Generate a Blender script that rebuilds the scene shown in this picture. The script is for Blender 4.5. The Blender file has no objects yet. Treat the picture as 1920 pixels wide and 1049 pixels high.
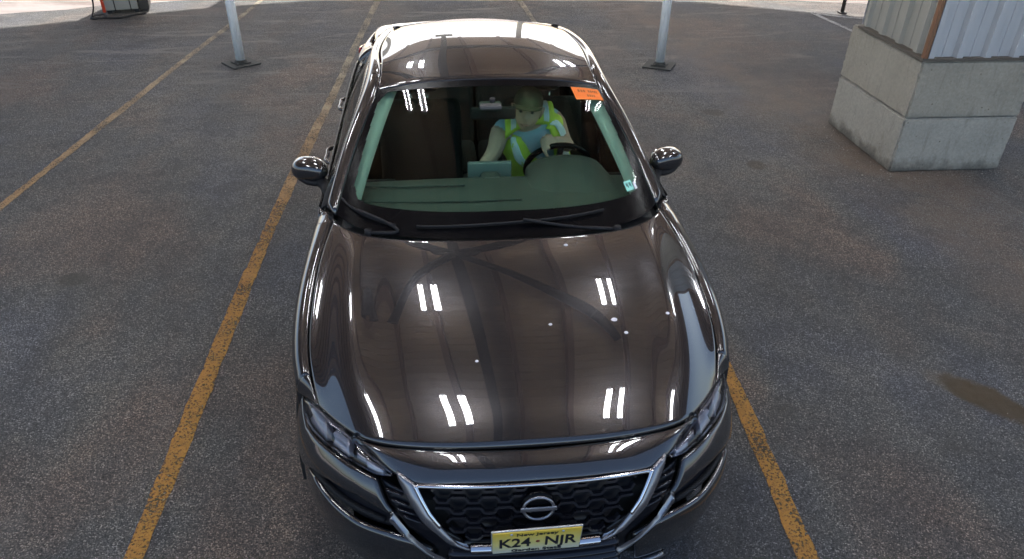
import bpy, bmesh, math, random
import numpy as np
from mathutils import Vector, Matrix
R = math.radians
random.seed(7)
S = bpy.context.scene
C = S.collection

# ------------------------------------------------------------------ camera, world, sun, exposure
def look_axes(yaw, pit, rol):
    cy, sy, cp, sp = math.cos(yaw), math.sin(yaw), math.cos(pit), math.sin(pit)
    f = Vector((sy*cp, cy*cp, -sp)); r = Vector((cy, -sy, 0)); u = r.cross(f)
    return r*math.cos(rol)+u*math.sin(rol), -r*math.sin(rol)+u*math.cos(rol), f
cam_d = bpy.data.cameras.new('camera'); cam = bpy.data.objects.new('camera', cam_d); C.objects.link(cam)
_r, _u, _f = look_axes(R(6.3383), R(32.9608), R(1.0138))
M = Matrix((_r, _u, -_f)).transposed().to_4x4(); M.translation = (-.2755, -1.5836, 2.588)
cam.matrix_world = M
cam_d.sensor_fit = 'HORIZONTAL'; cam_d.sensor_width = 36.0; cam_d.lens = 36.0*1379.7/1920
cam_d.clip_start = .05; cam_d.clip_end = 3000
S.camera = cam

SUN_EL, SUN_AZ = 38.5, 8.0           # azimuth measured from +Y towards +X; the sun stands beyond the far edge
w = bpy.data.worlds.new('World'); S.world = w; w.use_nodes = True
wn = w.node_tree.nodes; wl = w.node_tree.links
sky = wn.new('ShaderNodeTexSky'); sky.sky_type = 'NISHITA'; sky.sun_disc = False
sky.sun_elevation = R(SUN_EL); sky.sun_rotation = R(SUN_AZ); sky.dust_density = 2.0; sky.air_density = 1.0
wl.new(sky.outputs[0], wn['Background'].inputs[0]); wn['Background'].inputs[1].default_value = .15
sl = bpy.data.lights.new('sun', 'SUN'); sl.energy = 4.8; sl.angle = R(.53); sl.color = (1, .95, .88)
sun = bpy.data.objects.new('sun', sl); C.objects.link(sun)
sd = Vector((math.sin(R(SUN_AZ))*math.cos(R(SUN_EL)), math.cos(R(SUN_AZ))*math.cos(R(SUN_EL)), math.sin(R(SUN_EL))))
sun.rotation_euler = sd.to_track_quat('Z', 'Y').to_euler(); sun.location = (0, 20, 20)
S.view_settings.view_transform = 'Standard'; S.view_settings.look = 'None'
S.view_settings.exposure = 1.1; S.view_settings.gamma = 1.0
S.render.engine = 'CYCLES'
S.cycles.use_adaptive_sampling = False; S.cycles.max_bounces = 7; S.cycles.diffuse_bounces = 3; S.cycles.glossy_bounces = 4; S.cycles.transmission_bounces = 4; S.cycles.transparent_max_bounces = 12
S.cycles.caustics_reflective = False; S.cycles.caustics_refractive = False; S.cycles.sample_clamp_indirect = 5.0
S.cycles.use_denoising = True; S.cycles.denoising_prefilter = 'FAST'

# ------------------------------------------------------------------ materials
MATS = {}
def mat(name, col=(.5, .5, .5), rough=.5, metal=0., coat=0., coat_rough=.03, spec=.5, trans=0, emit=None, estr=0):
    m = bpy.data.materials.new(name); m.use_nodes = True; b = m.node_tree.nodes['Principled BSDF']
    b.inputs['Base Color'].default_value = (*col, 1); b.inputs['Roughness'].default_value = rough
    b.inputs['Metallic'].default_value = metal; b.inputs['Coat Weight'].default_value = coat
    b.inputs['Coat Roughness'].default_value = coat_rough; b.inputs['Specular IOR Level'].default_value = spec
    if emit: b.inputs['Emission Color'].default_value = (*emit, 1); b.inputs['Emission Strength'].default_value = estr
    MATS[name] = m; return m
class NT:
    def __init__(s, m): s.t = m.node_tree; s.n = s.t.nodes; s.l = s.t.links; s.b = s.n.get('Principled BSDF')
    def new(s, k, **kw):
        o = s.n.new(k)
        for a, v in kw.items(): setattr(o, a, v)
        return o
    def link(s, a, b): s.l.new(a, b)
    def coord(s, out='Object'):
        return s.new('ShaderNodeTexCoord').outputs[out]
    def pos(s): return s.new('ShaderNodeNewGeometry').outputs['Position']
    def noise(s, vec, scale, detail=4, rough=.55, dist=0):
        o = s.new('ShaderNodeTexNoise'); o.inputs['Scale'].default_value = scale; o.inputs['Detail'].default_value = detail
        o.inputs['Roughness'].default_value = rough; o.inputs['Distortion'].default_value = dist; s.link(vec, o.inputs['Vector']); return o.outputs['Fac']
    def voro(s, vec, scale, feature='F1', out='Distance'):
        o = s.new('ShaderNodeTexVoronoi', feature=feature); o.inputs['Scale'].default_value = scale; s.link(vec, o.inputs['Vector']); return o.outputs[out]
    def ramp(s, fac, stops):
        o = s.new('ShaderNodeValToRGB'); e = o.color_ramp.elements
        while len(e) < len(stops): e.new(.5)
        for i, (p, c) in enumerate(stops): e[i].position = p; e[i].color = (*c, 1) if len(c) == 3 else c
        s.link(fac, o.inputs[0]); return o.outputs[0]
    def mix(s, fac, a, b, mode='MIX'):
        o = s.new('ShaderNodeMix', data_type='RGBA', blend_type=mode)
        for i, v in ((0, fac), (6, a), (7, b)):
            if hasattr(v, 'is_linked'): s.link(v, o.inputs[i])
            else: o.inputs[i].default_value = v if i == 0 else (*v, 1)
        return o.outputs[2]
    def math(s, op, a, b=None, c=None, clamp=False):
        o = s.new('ShaderNodeMath', operation=op, use_clamp=clamp)
        for i, v in enumerate((a, b, c)):
            if v is None: continue
            if hasattr(v, 'is_linked'): s.link(v, o.inputs[i])
            else: o.inputs[i].default_value = v
        return o.outputs[0]
    def bump(s, h, strength=.3, dist=.01):
        o = s.new('ShaderNodeBump'); o.inputs['Strength'].default_value = strength; o.inputs['Distance'].default_value = dist
        s.link(h, o.inputs['Height']); s.link(o.outputs[0], s.b.inputs['Normal'])
    def col(s, c): s.link(c, s.b.inputs['Base Color'])
    def rough(s, r): s.link(r, s.b.inputs['Roughness'])
    def sep(s, v):
        o = s.new('ShaderNodeSeparateXYZ'); s.link(v, o.inputs[0]); return o.outputs
    def scale(s, v, sc):
        o = s.new('ShaderNodeMapping'); o.inputs['Scale'].default_value = sc; s.link(v, o.inputs[0]); return o.outputs[0]

def blob(n, P, cx, cy, rx, ry, rot, wob):
    """soft mask of an irregular stain lying at (cx, cy) on the ground"""
    x, y, _ = n.sep(P); c, s_ = math.cos(rot), math.sin(rot)
    dx = n.math('SUBTRACT', x, cx); dy = n.math('SUBTRACT', y, cy)
    a = n.math('ADD', n.math('MULTIPLY', dx, c/rx), n.math('MULTIPLY', dy, s_/rx))
    b = n.math('ADD', n.math('MULTIPLY', dx, -s_/ry), n.math('MULTIPLY', dy, c/ry))
    d = n.math('ADD', n.math('MULTIPLY', a, a), n.math('MULTIPLY', b, b))
    d = n.math('ADD', d, n.math('MULTIPLY', n.math('SUBTRACT', n.noise(P, 7, 6, .7), .5), wob))
    return n.math('SUBTRACT', 1.0, n.math('SMOOTHSTEP', d, .6, 1.2) if False else n.math('MULTIPLY_ADD', d, 1.6, -.9, clamp=True), clamp=True)

# asphalt
m = mat('asphalt', rough=.85); n = NT(m); P = n.pos()
agg = n.voro(P, 205, out='Color'); aggv = n.sep(agg)[0]
fine = n.noise(P, 240, 3, .7)
mid = n.noise(P, 16, 5, .6); big = n.noise(P, .55, 5, .6, .6); hue = n.noise(n.scale(P, (1, .6, 1)), .9, 4, .55)
base = n.ramp(aggv, [(0, (.014, .014, .015)), (.5, (.056, .0555, .056)), (.84, (.104, .103, .101)), (.95, (.17, .166, .16)), (1, (.30, .29, .28))])
fm = n.ramp(fine, [(.32, (.45, .45, .45)), (.68, (1.5, 1.5, 1.5))])
c = n.mix(1.0, base, fm, 'MULTIPLY')
c = n.mix(.8, c, n.ramp(big, [(.3, (.58, .59, .64)), (.5, (1, 1, 1)), (.68, (1.42, 1.36, 1.27))]), 'MULTIPLY')
c = n.mix(1.0, c, n.ramp(hue, [(.36, (.88, .93, 1.10)), (.5, (1.02, 1.0, .98)), (.62, (1.34, 1.06, .92))]), 'MULTIPLY')
c = n.mix(.8, c, n.ramp(mid, [(.3, (.70, .70, .71)), (.7, (1.28, 1.27, 1.24))]), 'MULTIPLY')
mot = n.noise(P, 4.2, 6, .66, .4); c = n.mix(.9, c, n.ramp(mot, [(.32, (.74, .74, .77)), (.5, (1, 1, 1)), (.68, (1.24, 1.2, 1.13))]), 'MULTIPLY')
# long tyre scuffs and dust streaks on the far drive
st = n.noise(n.scale(P, (.55, 2.6, 1)), 1.7, 6, .62, .8)
far = n.math('MULTIPLY_ADD', n.sep(P)[1], .25, -1.1, clamp=True)
c = n.mix(n.math('MULTIPLY', far, n.math('MULTIPLY_ADD', st, 5, -2.75, clamp=True)), c, (.20, .18, .16))
c = n.mix(n.math('MULTIPLY', far, n.math('MULTIPLY_ADD', st, -6, 2.6, clamp=True)), c, (.035, .033, .034))
# dirt band sweeping past the pillar
x, y, _ = n.sep(P)
band = n.math('SUBTRACT', 1, n.math('MULTIPLY', n.math('ABSOLUTE', n.math('ADD', n.math('SUBTRACT', x, 3.25), n.math('MULTIPLY_ADD', y, .12, -.75))), 1.3), clamp=True)
c = n.mix(n.math('MULTIPLY', band, n.math('MULTIPLY_ADD', n.noise(P, 1.4, 5, .65), 2.6, -.85, clamp=True)), c, (.15, .105, .075))
# rubber laid down along the lane, drips where cars stop, patch of newer mix
x, y, _ = n.sep(P)
for tx, k in ((-.85, .5), (.85, .45), (-2.6, .35), (2.2, .3)):
    tr = n.math('SUBTRACT', 1, n.math('MULTIPLY', n.math('ABSOLUTE', n.math('SUBTRACT', x, n.math('MULTIPLY_ADD', y, .04, tx))), 4.5), clamp=True)
    c = n.mix(n.math('MULTIPLY', n.math('MULTIPLY', tr, n.noise(n.scale(P, (2, .5, 1)), 2.2, 4)), k), c, (.026, .026, .028))
dr = n.voro(n.scale(P, (1, .8, 1)), 1.35); c = n.mix(n.math('MULTIPLY', n.math('MULTIPLY_ADD', n.math('ADD', dr, n.math('MULTIPLY', mid, .12)), -9, 1.75, clamp=True), .45), c, (.028, .024, .020))
pale = n.noise(n.scale(P, (1, .7, 1)), 2.3, 6, .68, 1.2); c = n.mix(n.math('MULTIPLY', n.math('MULTIPLY_ADD', pale, 5, -2.9, clamp=True), .35), c, (.15, .145, .14))
# oil stains
for (cx, cy, rx, ry, ro, co, k) in ((2.47, 1.13, .22, .10, -.8, (.10, .075, .045), .45), (2.535, 1.04, .25, .11, -.95, (.048, .028, .008), .92), (-2.62, 2.6, .10, .09, 0, (.03, .025, .018), .6), (2.45, 4.02, .09, .10, 0, (.035, .022, .01), .6), (2.5, 5.3, .12, .1, 0, (.04, .03, .02), .45), (-1.9, 3.9, .22, .1, .4, (.03, .028, .03), .4)):
    c = n.mix(n.math('MULTIPLY', blob(n, P, cx, cy, rx, ry, ro, 1.7), k), c, co)
n.col(c); n.rough(n.ramp(mid, [(.3, (.75,)*3), (.7, (.95,)*3)]))
n.bump(n.math('ADD', n.math('MULTIPLY', aggv, .7), fine), .55, .006)

# yard outside
m = mat('yard_dirt', rough=.95); n = NT(m); P = n.pos()
c = n.ramp(n.noise(n.scale(P, (.6, 2.2, 1)), 1.1, 6, .62, .5), [(.32, (.16, .12, .105)), (.5, (.30, .26, .245)), (.68, (.40, .365, .355))])
n.col(c); n.bump(n.noise(P, 14, 5), .5, .03)
m = mat('earth', rough=.95); n = NT(m); P = n.pos()
n.col(n.ramp(n.noise(P, 1.6, 6, .65), [(.3, (.10, .07, .045)), (.55, (.24, .17, .11)), (.75, (.36, .29, .21))])); n.bump(n.noise(P, 9, 6), .8, .06)

def worn_paint(name, col, under, cover, far=None, y0=3.0, y1=6.5):
    m = mat(name, rough=.8); n = NT(m); P = n.pos()
    ag = n.sep(n.voro(P, 130, out='Color'))[0]; no = n.noise(P, 75, 5, .75); lo = n.noise(P, 3.1, 4, .6)
    wear = n.math('ADD', n.math('ADD', n.math('MULTIPLY', no, 1.3), n.math('MULTIPLY', lo, .7)), n.math('MULTIPLY', ag, .22))
    mk = n.math('MULTIPLY_ADD', wear, 7, -7*cover, clamp=True)
    tone = n.mix(1.0, n.mix(n.noise(P, 9, 5), tuple(v*.62 for v in col), tuple(min(1, v*1.25) for v in col)), n.ramp(n.noise(P, 170, 3, .7), [(.3, (.62,)*3), (.7, (1.25,)*3)]), 'MULTIPLY')
    if far:      # older cream repaint further down the lane, more worn
        fy_ = n.math('ADD', n.math('MULTIPLY_ADD', n.sep(P)[1], 1/(y1-y0), -y0/(y1-y0)), n.math('MULTIPLY_ADD', lo, 1.0, -.5), clamp=True)
        tone = n.mix(fy_, tone, n.mix(n.noise(P, 60, 4, .7), tuple(v*.6 for v in far), far)); wear = n.math('SUBTRACT', wear, n.math('MULTIPLY', fy_, .05)); mk = n.math('MULTIPLY_ADD', wear, 7, -7*cover, clamp=True)
    n.col(n.mix(mk, under, tone)); n.bump(no, .5, .004)
    # where the paint is gone the sheet is open and the asphalt shows
    tr = n.new('ShaderNodeBsdfTransparent'); mx = n.new('ShaderNodeMixShader'); out = n.n['Material Output']
    n.link(n.math('MULTIPLY_ADD', wear, 9, -9*(cover-.055), clamp=True), mx.inputs[0]); n.link(tr.outputs[0], mx.inputs[1]); n.link(n.b.outputs[0], mx.inputs[2]); n.link(mx.outputs[0], out.inputs[0])
worn_paint('yellow_paint', (.40, .185, .030), (.08, .055, .03), .985, (.36, .31, .22), 2.6, 7.0)
worn_paint('faded_paint', (.34, .20, .085), (.07, .06, .05), .99, (.40, .33, .22), 4.0, 9.0)
worn_paint('white_paint', (.55, .55, .54), (.1, .1, .1), 1.0)

# car paint: gun grey metallic with clear coat
m = mat('car_paint', (.05, .05, .05), .26, .6, 1.0, .0, spec=.0); m.node_tree.nodes['Principled BSDF'].inputs['Coat IOR'].default_value = 1.76; n = NT(m)
fl = n.noise(n.coord(), 900, 2, .5); n.col(n.mix(fl, (.027, .0262, .0285), (.048, .046, .050)))
mat('paint_band', (.22, .22, .245), .3, .8, 1.0, .03)
mat('black_gloss', (.003, .003, .004), .25, 0, 0, spec=.10); mat('black_plastic', (.010, .010, .012), .6, spec=.25)
mat('grille_black', (.010, .010, .014), .28); mat('mesh_black', (.025, .025, .032), .22, .4)
mat('chrome', (.62, .62, .66), .16, 1.0); mat('satin_silver', (.30, .30, .33), .3, .9)
mat('rubber', (.014, .014, .014), .75); mat('alloy', (.35, .35, .37), .32, .9); mat('underbody', (.01, .01, .01), .9)
m = mat('dash_grey', (.06, .06, .06), .7); n = NT(m); n.bump(n.noise(n.coord(), 160, 3), .2, .002)
mat('dash_pad', (.068, .068, .066), .65); mat('trim_grey', (.50, .50, .48), .7); mat('seat_cloth', (.010, .011, .011), .9); mat('carpet', (.012, .012, .013), .95)
mat('screen_glass', (.05, .055, .06), .2); mat('screen_edge', (.16, .18, .19), .35); mat('mirror_glass', (.75, .75, .75), .02, 1.0)
mat('lamp_reflector', (.50, .50, .56), .4, .5); mat('lamp_dark', (.05, .05, .06), .3, .3); mat('tail_red', (.30, .01, .01), .15, 0, 1)
mat('sticker_orange', (.86, .19, .02), .6); mat('ink', (.02, .015, .012), .7); mat('ink_faint', (.35, .09, .02), .7); mat('tag_teal', (.30, .72, .62), .55); mat('tag_white', (.75, .75, .8), .55)
def glass(name, tint, refl=1.0, ior=1.5):
    m = bpy.data.materials.new(name); m.use_nodes = True; n = NT(m); n.n.remove(n.b); out = n.n['Material Output']
    fr = n.new('ShaderNodeFresnel'); fr.inputs[0].default_value = ior
    k = n.math('MULTIPLY', fr.outputs[0], refl, clamp=True)
    t = n.new('ShaderNodeBsdfTransparent'); t.inputs[0].default_value = (*tint, 1)
    g = n.new('ShaderNodeBsdfGlossy'); g.inputs['Roughness'].default_value = 0
    mx = n.new('ShaderNodeMixShader'); n.link(k, mx.inputs[0]); n.link(t.outputs[0], mx.inputs[1]); n.link(g.outputs[0], mx.inputs[2]); n.link(mx.outputs[0], out.inputs[0])
    MATS[name] = m
glass('windshield_glass', (.74, 1.0, .86), .62); glass('side_glass', (.82, .88, .85), 1.0); glass('clear_lens', (.90, .92, .95), 1.2)
# licence plate: printed yellow fading to white
m = mat('plate_yellow', rough=.45, coat=.3); n = NT(m); z = n.sep(n.coord())[2]
n.col(n.ramp(n.math('MULTIPLY_ADD', z, 1/.15, .5), [(.05, (.82, .80, .62)), (.40, (.80, .70, .25)), (.95, (.76, .52, .06))]))
mat('plate_frame', (.55, .55, .55), .4, .7)
mat('plate_ink', (.012, .012, .02), .5); mat('plate_dot', (.25, .03, .02), .5)

def concrete(name, a, b):
    m = mat(name, rough=.9); n = NT(m); P = n.pos(); z = n.sep(P)[2]
    t = n.noise(P, 2.6, 6, .62, .3); f = n.noise(P, 45, 4, .6); pits = n.voro(P, 26)
    c = n.mix(t, a, b); c = n.mix(1.0, c, n.ramp(f, [(.3, (.84,)*3), (.7, (1.1,)*3)]), 'MULTIPLY')
    c = n.mix(n.math('MULTIPLY_ADD', pits, -9, 1.0, clamp=True), c, tuple(v*.45 for v in a))
    c = n.mix(n.math('MULTIPLY', n.math('MULTIPLY_ADD', n.noise(n.scale(P, (3, 3, .8)), 3, 5, .7), 5, -2.8, clamp=True), .6), c, tuple(v*.45 for v in a))
    # run-off streaks, splash dirt along the foot, air holes
    c = n.mix(n.math('MULTIPLY', n.math('MULTIPLY_ADD', n.noise(n.scale(P, (9, 9, .55)), 1.6, 5, .7), 6, -3.5, clamp=True), .55), c, (.075, .065, .05))
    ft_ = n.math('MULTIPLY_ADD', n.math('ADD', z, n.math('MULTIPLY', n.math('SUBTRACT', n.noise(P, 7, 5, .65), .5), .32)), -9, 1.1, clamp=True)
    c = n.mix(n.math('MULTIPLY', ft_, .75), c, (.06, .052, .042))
    hol = n.voro(P, 11); c = n.mix(n.math('MULTIPLY_ADD', hol, -14, 1.25, clamp=True), c, (.04, .035, .03))
    n.col(c); n.bump(n.math('ADD', n.math('MULTIPLY', f, .4), n.math('MULTIPLY', t, 1)), .5, .012)
concrete('concrete', (.245, .22, .18), (.41, .375, .315)); concrete('concrete_pale', (.27, .25, .215), (.44, .415, .365))
def sheet_metal(name, a, b, rust, k):
    m = mat(name, rough=.55, metal=.25); n = NT(m); P = n.coord(); G = n.pos()
    c = n.mix(n.noise(n.scale(G, (6, 6, .6)), 2, 5), a, b)
    c = n.mix(n.math('MULTIPLY', n.math('MULTIPLY_ADD', n.noise(n.scale(G, (5, 5, .7)), 2.4, 6, .7), 5, -2.9, clamp=True), k), c, rust)
    n.col(c)
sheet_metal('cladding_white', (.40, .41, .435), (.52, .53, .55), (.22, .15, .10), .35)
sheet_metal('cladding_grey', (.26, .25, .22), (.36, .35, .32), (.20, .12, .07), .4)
mat('sill_dark', (.10, .085, .07), .8)
m = mat('rust_trim', rough=.8); n = NT(m); n.col(n.mix(n.noise(n.scale(n.pos(), (8, 8, 1.5)), 3, 5, .7), (.20, .065, .022), (.17, .12, .08)))
m = mat('roof_underside', rough=.7); n = NT(m); G = n.pos()
oi = n.new('ShaderNodeObjectInfo').outputs['Random']
c = n.mix(n.noise(n.scale(G, (.5, 2, 1)), 1.5, 5, .6), (.44, .30, .185), (.60, .44, .29)); c = n.mix(n.math('MULTIPLY', oi, .4), c, (.38, .24, .155))
c = n.mix(n.math('MULTIPLY_ADD', n.noise(G, 2.2, 6, .7), 6, -3.7, clamp=True), c, (.34, .19, .11)); n.col(c)
mat('rust_steel', (.014, .009, .007), .85); mat('rust_purlin', (.24, .13, .085), .75); mat('galv_steel', (.4, .4, .4), .4, .7)
mat('fixture_white', (.7, .7, .7), .5); mat('led_tube', (.9, .9, .9), .4, emit=(.94, .97, 1), estr=36)
m = mat('post_white', (.7, .7, .7), .4); n = NT(m); n.col(n.mix(n.math('MULTIPLY_ADD', n.noise(n.scale(n.pos(), (9, 9, 1.4)), 4, 5, .65), 3.2, -1.3, clamp=True), (.88, .90, .90), (.66, .68, .67)))
m = mat('base_rubber', rough=.8); n = NT(m); n.col(n.mix(n.noise(n.pos(), 14, 5), (.012, .013, .012), (.045, .047, .043)))
mat('grit', (.28, .26, .23), .9); mat('red_paint', (.52, .05, .02), .5); mat('crate_grey', (.30, .29, .26), .7); mat('cable_black', (.015, .015, .015), .6); mat('dark_post', (.05, .045, .04), .7)
mat('skin', (.62, .38, .28), .55); mat('hair', (.05, .035, .025), .8); mat('cap_khaki', (.085, .075, .04), .85); mat('shirt_blue', (.42, .58, .70), .8); mat('jeans', (.03, .04, .07), .85)
mat('vest_yellow', (.72, .86, .10), .7); mat('reflective_tape', (.85, .95, .97), .35); mat('lip_skin', (.33, .14, .11), .5); mat('eye', (.02, .02, .02), .3); mat('pad_dark', (.02, .02, .03), .5)

# ------------------------------------------------------------------ object helpers
def obj(name, me, parent=None, **props):
    o = bpy.data.objects.new(name, me); C.objects.link(o)
    if parent: o.parent = parent
    for k, v in props.items(): o[k] = v
    return o
def empty(name, loc=(0, 0, 0), rz=0, **props):
    o = obj(name, None, **props); o.location = loc; o.rotation_euler.z = rz; o.empty_display_size = .2; return o
class MB:
    """collects shapes; build() makes ONE mesh object"""
    def __init__(s): s.v = []; s.f = []; s.sm = []
    def add(s, vs, fs, smooth=False):
        b = len(s.v); s.v += [tuple(map(float, v)) for v in vs]; s.f += [[i+b for i in f] for f in fs]; s.sm += [smooth]*len(fs); return s
    def box(s, lo, hi, bev=0):
        if bev <= 0:
            (a, b, c), (d, e, f) = lo, hi
            return s.add([(a,b,c),(d,b,c),(d,e,c),(a,e,c),(a,b,f),(d,b,f),(d,e,f),(a,e,f)], [(0,3,2,1),(4,5,6,7),(0,1,5,4),(1,2,6,5),(2,3,7,6),(3,0,4,7)])
        bm = bmesh.new(); bmesh.ops.create_cube(bm, size=1)
        ce = [(p+q)/2 for p, q in zip(lo, hi)]; sz = [q-p for p, q in zip(lo, hi)]
        for v in bm.verts: v.co = Vector([ce[i]+v.co[i]*sz[i] for i in range(3)])
        bmesh.ops.bevel(bm, geom=bm.edges[:], offset=bev, segments=3, affect='EDGES', profile=.5)
        s.bm(bm, True); return s
    def bm(s, bm, smooth=False):
        bm.verts.ensure_lookup_table(); bm.verts.index_update()
        s.add([v.co for v in bm.verts], [[v.index for v in f.verts] for f in bm.faces], smooth); bm.free(); return s
    def tube(s, pts, rad, seg=10, cap=True, smooth=True):
        P = [Vector(p) for p in pts]; n = len(P); rr = rad if hasattr(rad, '__len__') else [rad]*n
        vs = []; up = None
        for i in range(n):
            d = (P[min(i+1, n-1)]-P[max(i-1, 0)]).normalized()
            if up is None: up = Vector((0, 0, 1)) if abs(d.z) < .9 else Vector((1, 0, 0))
            a = d.cross(up).normalized(); b = a.cross(d).normalized(); up = b
            for k in range(seg):
                t = 2*math.pi*k/seg; vs.append(P[i]+a*math.cos(t)*rr[i]+b*math.sin(t)*rr[i])
        fs = [[i*seg+k, i*seg+(k+1) % seg, (i+1)*seg+(k+1) % seg, (i+1)*seg+k] for i in range(n-1) for k in range(seg)]
        s.add(vs, fs, smooth)
        if cap: s.add(vs[:seg], [list(range(seg))[::-1]]); s.add(vs[-seg:], [list(range(seg))])
        return s
    def prism(s, poly, z0, z1):
        n = len(poly); vs = [(x, y, z0) for x, y in poly]+[(x, y, z1) for x, y in poly]
        return s.add(vs, [list(range(n))[::-1], list(range(n, 2*n))]+[[i, (i+1) % n, n+(i+1) % n, n+i] for i in range(n)])
    def grid(s, P, smooth=True, flip=False):
        P = np.asarray(P); a, b = P.shape[:2]
        fs = [[i*b+j, (i+1)*b+j, (i+1)*b+j+1, i*b+j+1] for i in range(a-1) for j in range(b-1)]
        if flip: fs = [f[::-1] for f in fs]
        return s.add(P.reshape(-1, 3).tolist(), fs, smooth)
    def lathe(s, prof, seg=32, axis='z', c=(0, 0, 0), smooth=True):
        vs = []
        for r, h in prof:
            for k in range(seg):
                t = 2*math.pi*k/seg; p = (r*math.cos(t), r*math.sin(t), h)
                if axis == 'x': p = (h, r*math.cos(t), r*math.sin(t))
                if axis == 'y': p = (r*math.cos(t), h, r*math.sin(t))
                vs.append((p[0]+c[0], p[1]+c[1], p[2]+c[2]))
        m_ = len(prof)
        return s.add(vs, [[i*seg+k, i*seg+(k+1) % seg, (i+1)*seg+(k+1) % seg, (i+1)*seg+k] for i in range(m_-1) for k in range(seg)], smooth)
    def xf(s, M):
        s.v = [tuple(M @ Vector(v)) for v in s.v]; return s
    def mesh(s, name, m):
        me = bpy.data.meshes.new(name); me.from_pydata(s.v, [], s.f); me.polygons.foreach_set('use_smooth', s.sm)
        if m: me.materials.append(MATS[m])
        bm = bmesh.new(); bm.from_mesh(me); bmesh.ops.remove_doubles(bm, verts=bm.verts[:], dist=1e-5); bmesh.ops.recalc_face_normals(bm, faces=bm.faces[:]); bm.to_mesh(me); bm.free()
        return me
    def build(s, name, m, parent=None, **props): return obj(name, s.mesh(name, m), parent, **props)

class Spl:
    """natural cubic spline through rows of Y at X (any trailing dimension)"""
    def __init__(s, X, Y):
        s.x = x = np.asarray(X, float); s.y = y = np.asarray(Y, float); n = len(x); h = np.diff(x)
        A = np.eye(n); sh = (n,)+(1,)*(y.ndim-1); B = np.zeros_like(y)
        for i in range(1, n-1):
            A[i, i-1] = h[i-1]; A[i, i] = 2*(h[i-1]+h[i]); A[i, i+1] = h[i]; B[i] = 6*((y[i+1]-y[i])/h[i]-(y[i]-y[i-1])/h[i-1])
        s.m = np.linalg.solve(A, B.reshape(n, -1)).reshape(y.shape)
    def __call__(s, t):
        t = np.asarray(t, float); sc = t.ndim == 0; t = np.atleast_1d(t)
        i = np.clip(np.searchsorted(s.x, t)-1, 0, len(s.x)-2); h = s.x[i+1]-s.x[i]; tc = np.clip(t, s.x[0], s.x[-1])
        ex = (len(t),)+(1,)*(s.y.ndim-1); a = ((s.x[i+1]-tc)/h).reshape(ex); b = ((tc-s.x[i])/h).reshape(ex); hh = (h*h/6).reshape(ex)
        o = a*s.y[i]+b*s.y[i+1]+((a**3-a)*s.m[i]+(b**3-b)*s.m[i+1])*hh
        return o[0] if sc else o
def curve(pts, n):
    pts = np.asarray(pts, float); d = np.r_[0, np.cumsum(np.linalg.norm(np.diff(pts, axis=0), axis=1))]
    return Spl(d, pts)(np.linspace(0, d[-1], n))
def net(ctrl, nu, nv):
    """tensor spline surface through a control net ctrl[row][col][3]"""
    c = np.asarray(ctrl, float)
    a = Spl(np.arange(c.shape[0]), c)(np.linspace(0, c.shape[0]-1, nu))
    return np.swapaxes(Spl(np.arange(c.shape[1]), np.swapaxes(a, 0, 1))(np.linspace(0, c.shape[1]-1, nv)), 0, 1)
def mirx(P): Q = np.array(P, float); Q[..., 0] *= -1; return Q
def full(ctrl):
    c = np.asarray(ctrl, float); return np.concatenate([mirx(c[:, :0:-1]), c], axis=1)
def normals(P):
    P = np.asarray(P); du = np.gradient(P, axis=0); dv = np.gradient(P, axis=1); n_ = np.cross(du, dv); l = np.linalg.norm(n_, axis=-1, keepdims=True); l[l < 1e-9] = 1; return n_/l
def panel(name, P, m, parent, out=(0, 0, 1), lip=.014, rnd=.0035, gap=.0, **props):
    """sheet metal panel: the surface plus a rounded return lip round its border"""
    P = np.array(P, float); N = normals(P)
    if (N.reshape(-1, 3) @ np.array(out, float)).sum() < 0: N = -N
    b = MB(); Pg = P.copy()
    if rnd: # drop the outermost ring a little so that the edge catches light
        for sl_ in (np.s_[0], np.s_[-1]): Pg[sl_] -= N[sl_]*rnd
        for sl_ in (np.s_[:, 0], np.s_[:, -1]): Pg[sl_] -= N[sl_]*rnd*.8
    b.grid(Pg)
    ring = [(0, j) for j in range(P.shape[1])]+[(i, P.shape[1]-1) for i in range(1, P.shape[0])]+[(P.shape[0]-1, j) for j in range(P.shape[1]-2, -1, -1)]+[(i, 0) for i in range(P.shape[0]-2, 0, -1)]
    top = np.array([Pg[k] for k in ring]); bot = np.array([Pg[k]-N[k]*lip for k in ring]); k = len(ring)
    b.add(np.r_[top, bot].tolist(), [[i, (i+1) % k, k+(i+1) % k, k+i] for i in range(k)], True)
    return b.build(name, m, parent, **props)
def both(name, P, m, parent, out=(1, 0, 0), **kw):
    o = panel(name, P, m, parent, out=out, **kw); q = panel(name, mirx(P), m, parent, out=(-out[0], out[1], out[2]), **kw); return q, o
def resamp(pts, n):
    pts = np.asarray(pts, float); d = np.r_[0, np.cumsum(np.linalg.norm(np.diff(pts, axis=0), axis=1))]; t = np.linspace(0, d[-1], n)
    return np.stack([np.interp(t, d, pts[:, k]) for k in range(pts.shape[1])], -1)
def text_mesh(body, size, m, depth=.0006, cx='CENTER', name='lettering', sx=1.0, offset=0):
    cu = bpy.data.curves.new(name, 'FONT'); cu.body = body; cu.size = size; cu.extrude = depth; cu.align_x = cx; cu.align_y = 'CENTER'; cu.resolution_u = 3; cu.offset = offset
    o = bpy.data.objects.new(name, cu); C.objects.link(o); dg = bpy.context.evaluated_depsgraph_get()
    me = bpy.data.meshes.new_from_object(o.evaluated_get(dg)); bpy.data.objects.remove(o)
    for v in me.vertices: v.co.x *= sx
    me.materials.clear(); me.materials.append(MATS[m]); return me

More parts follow.
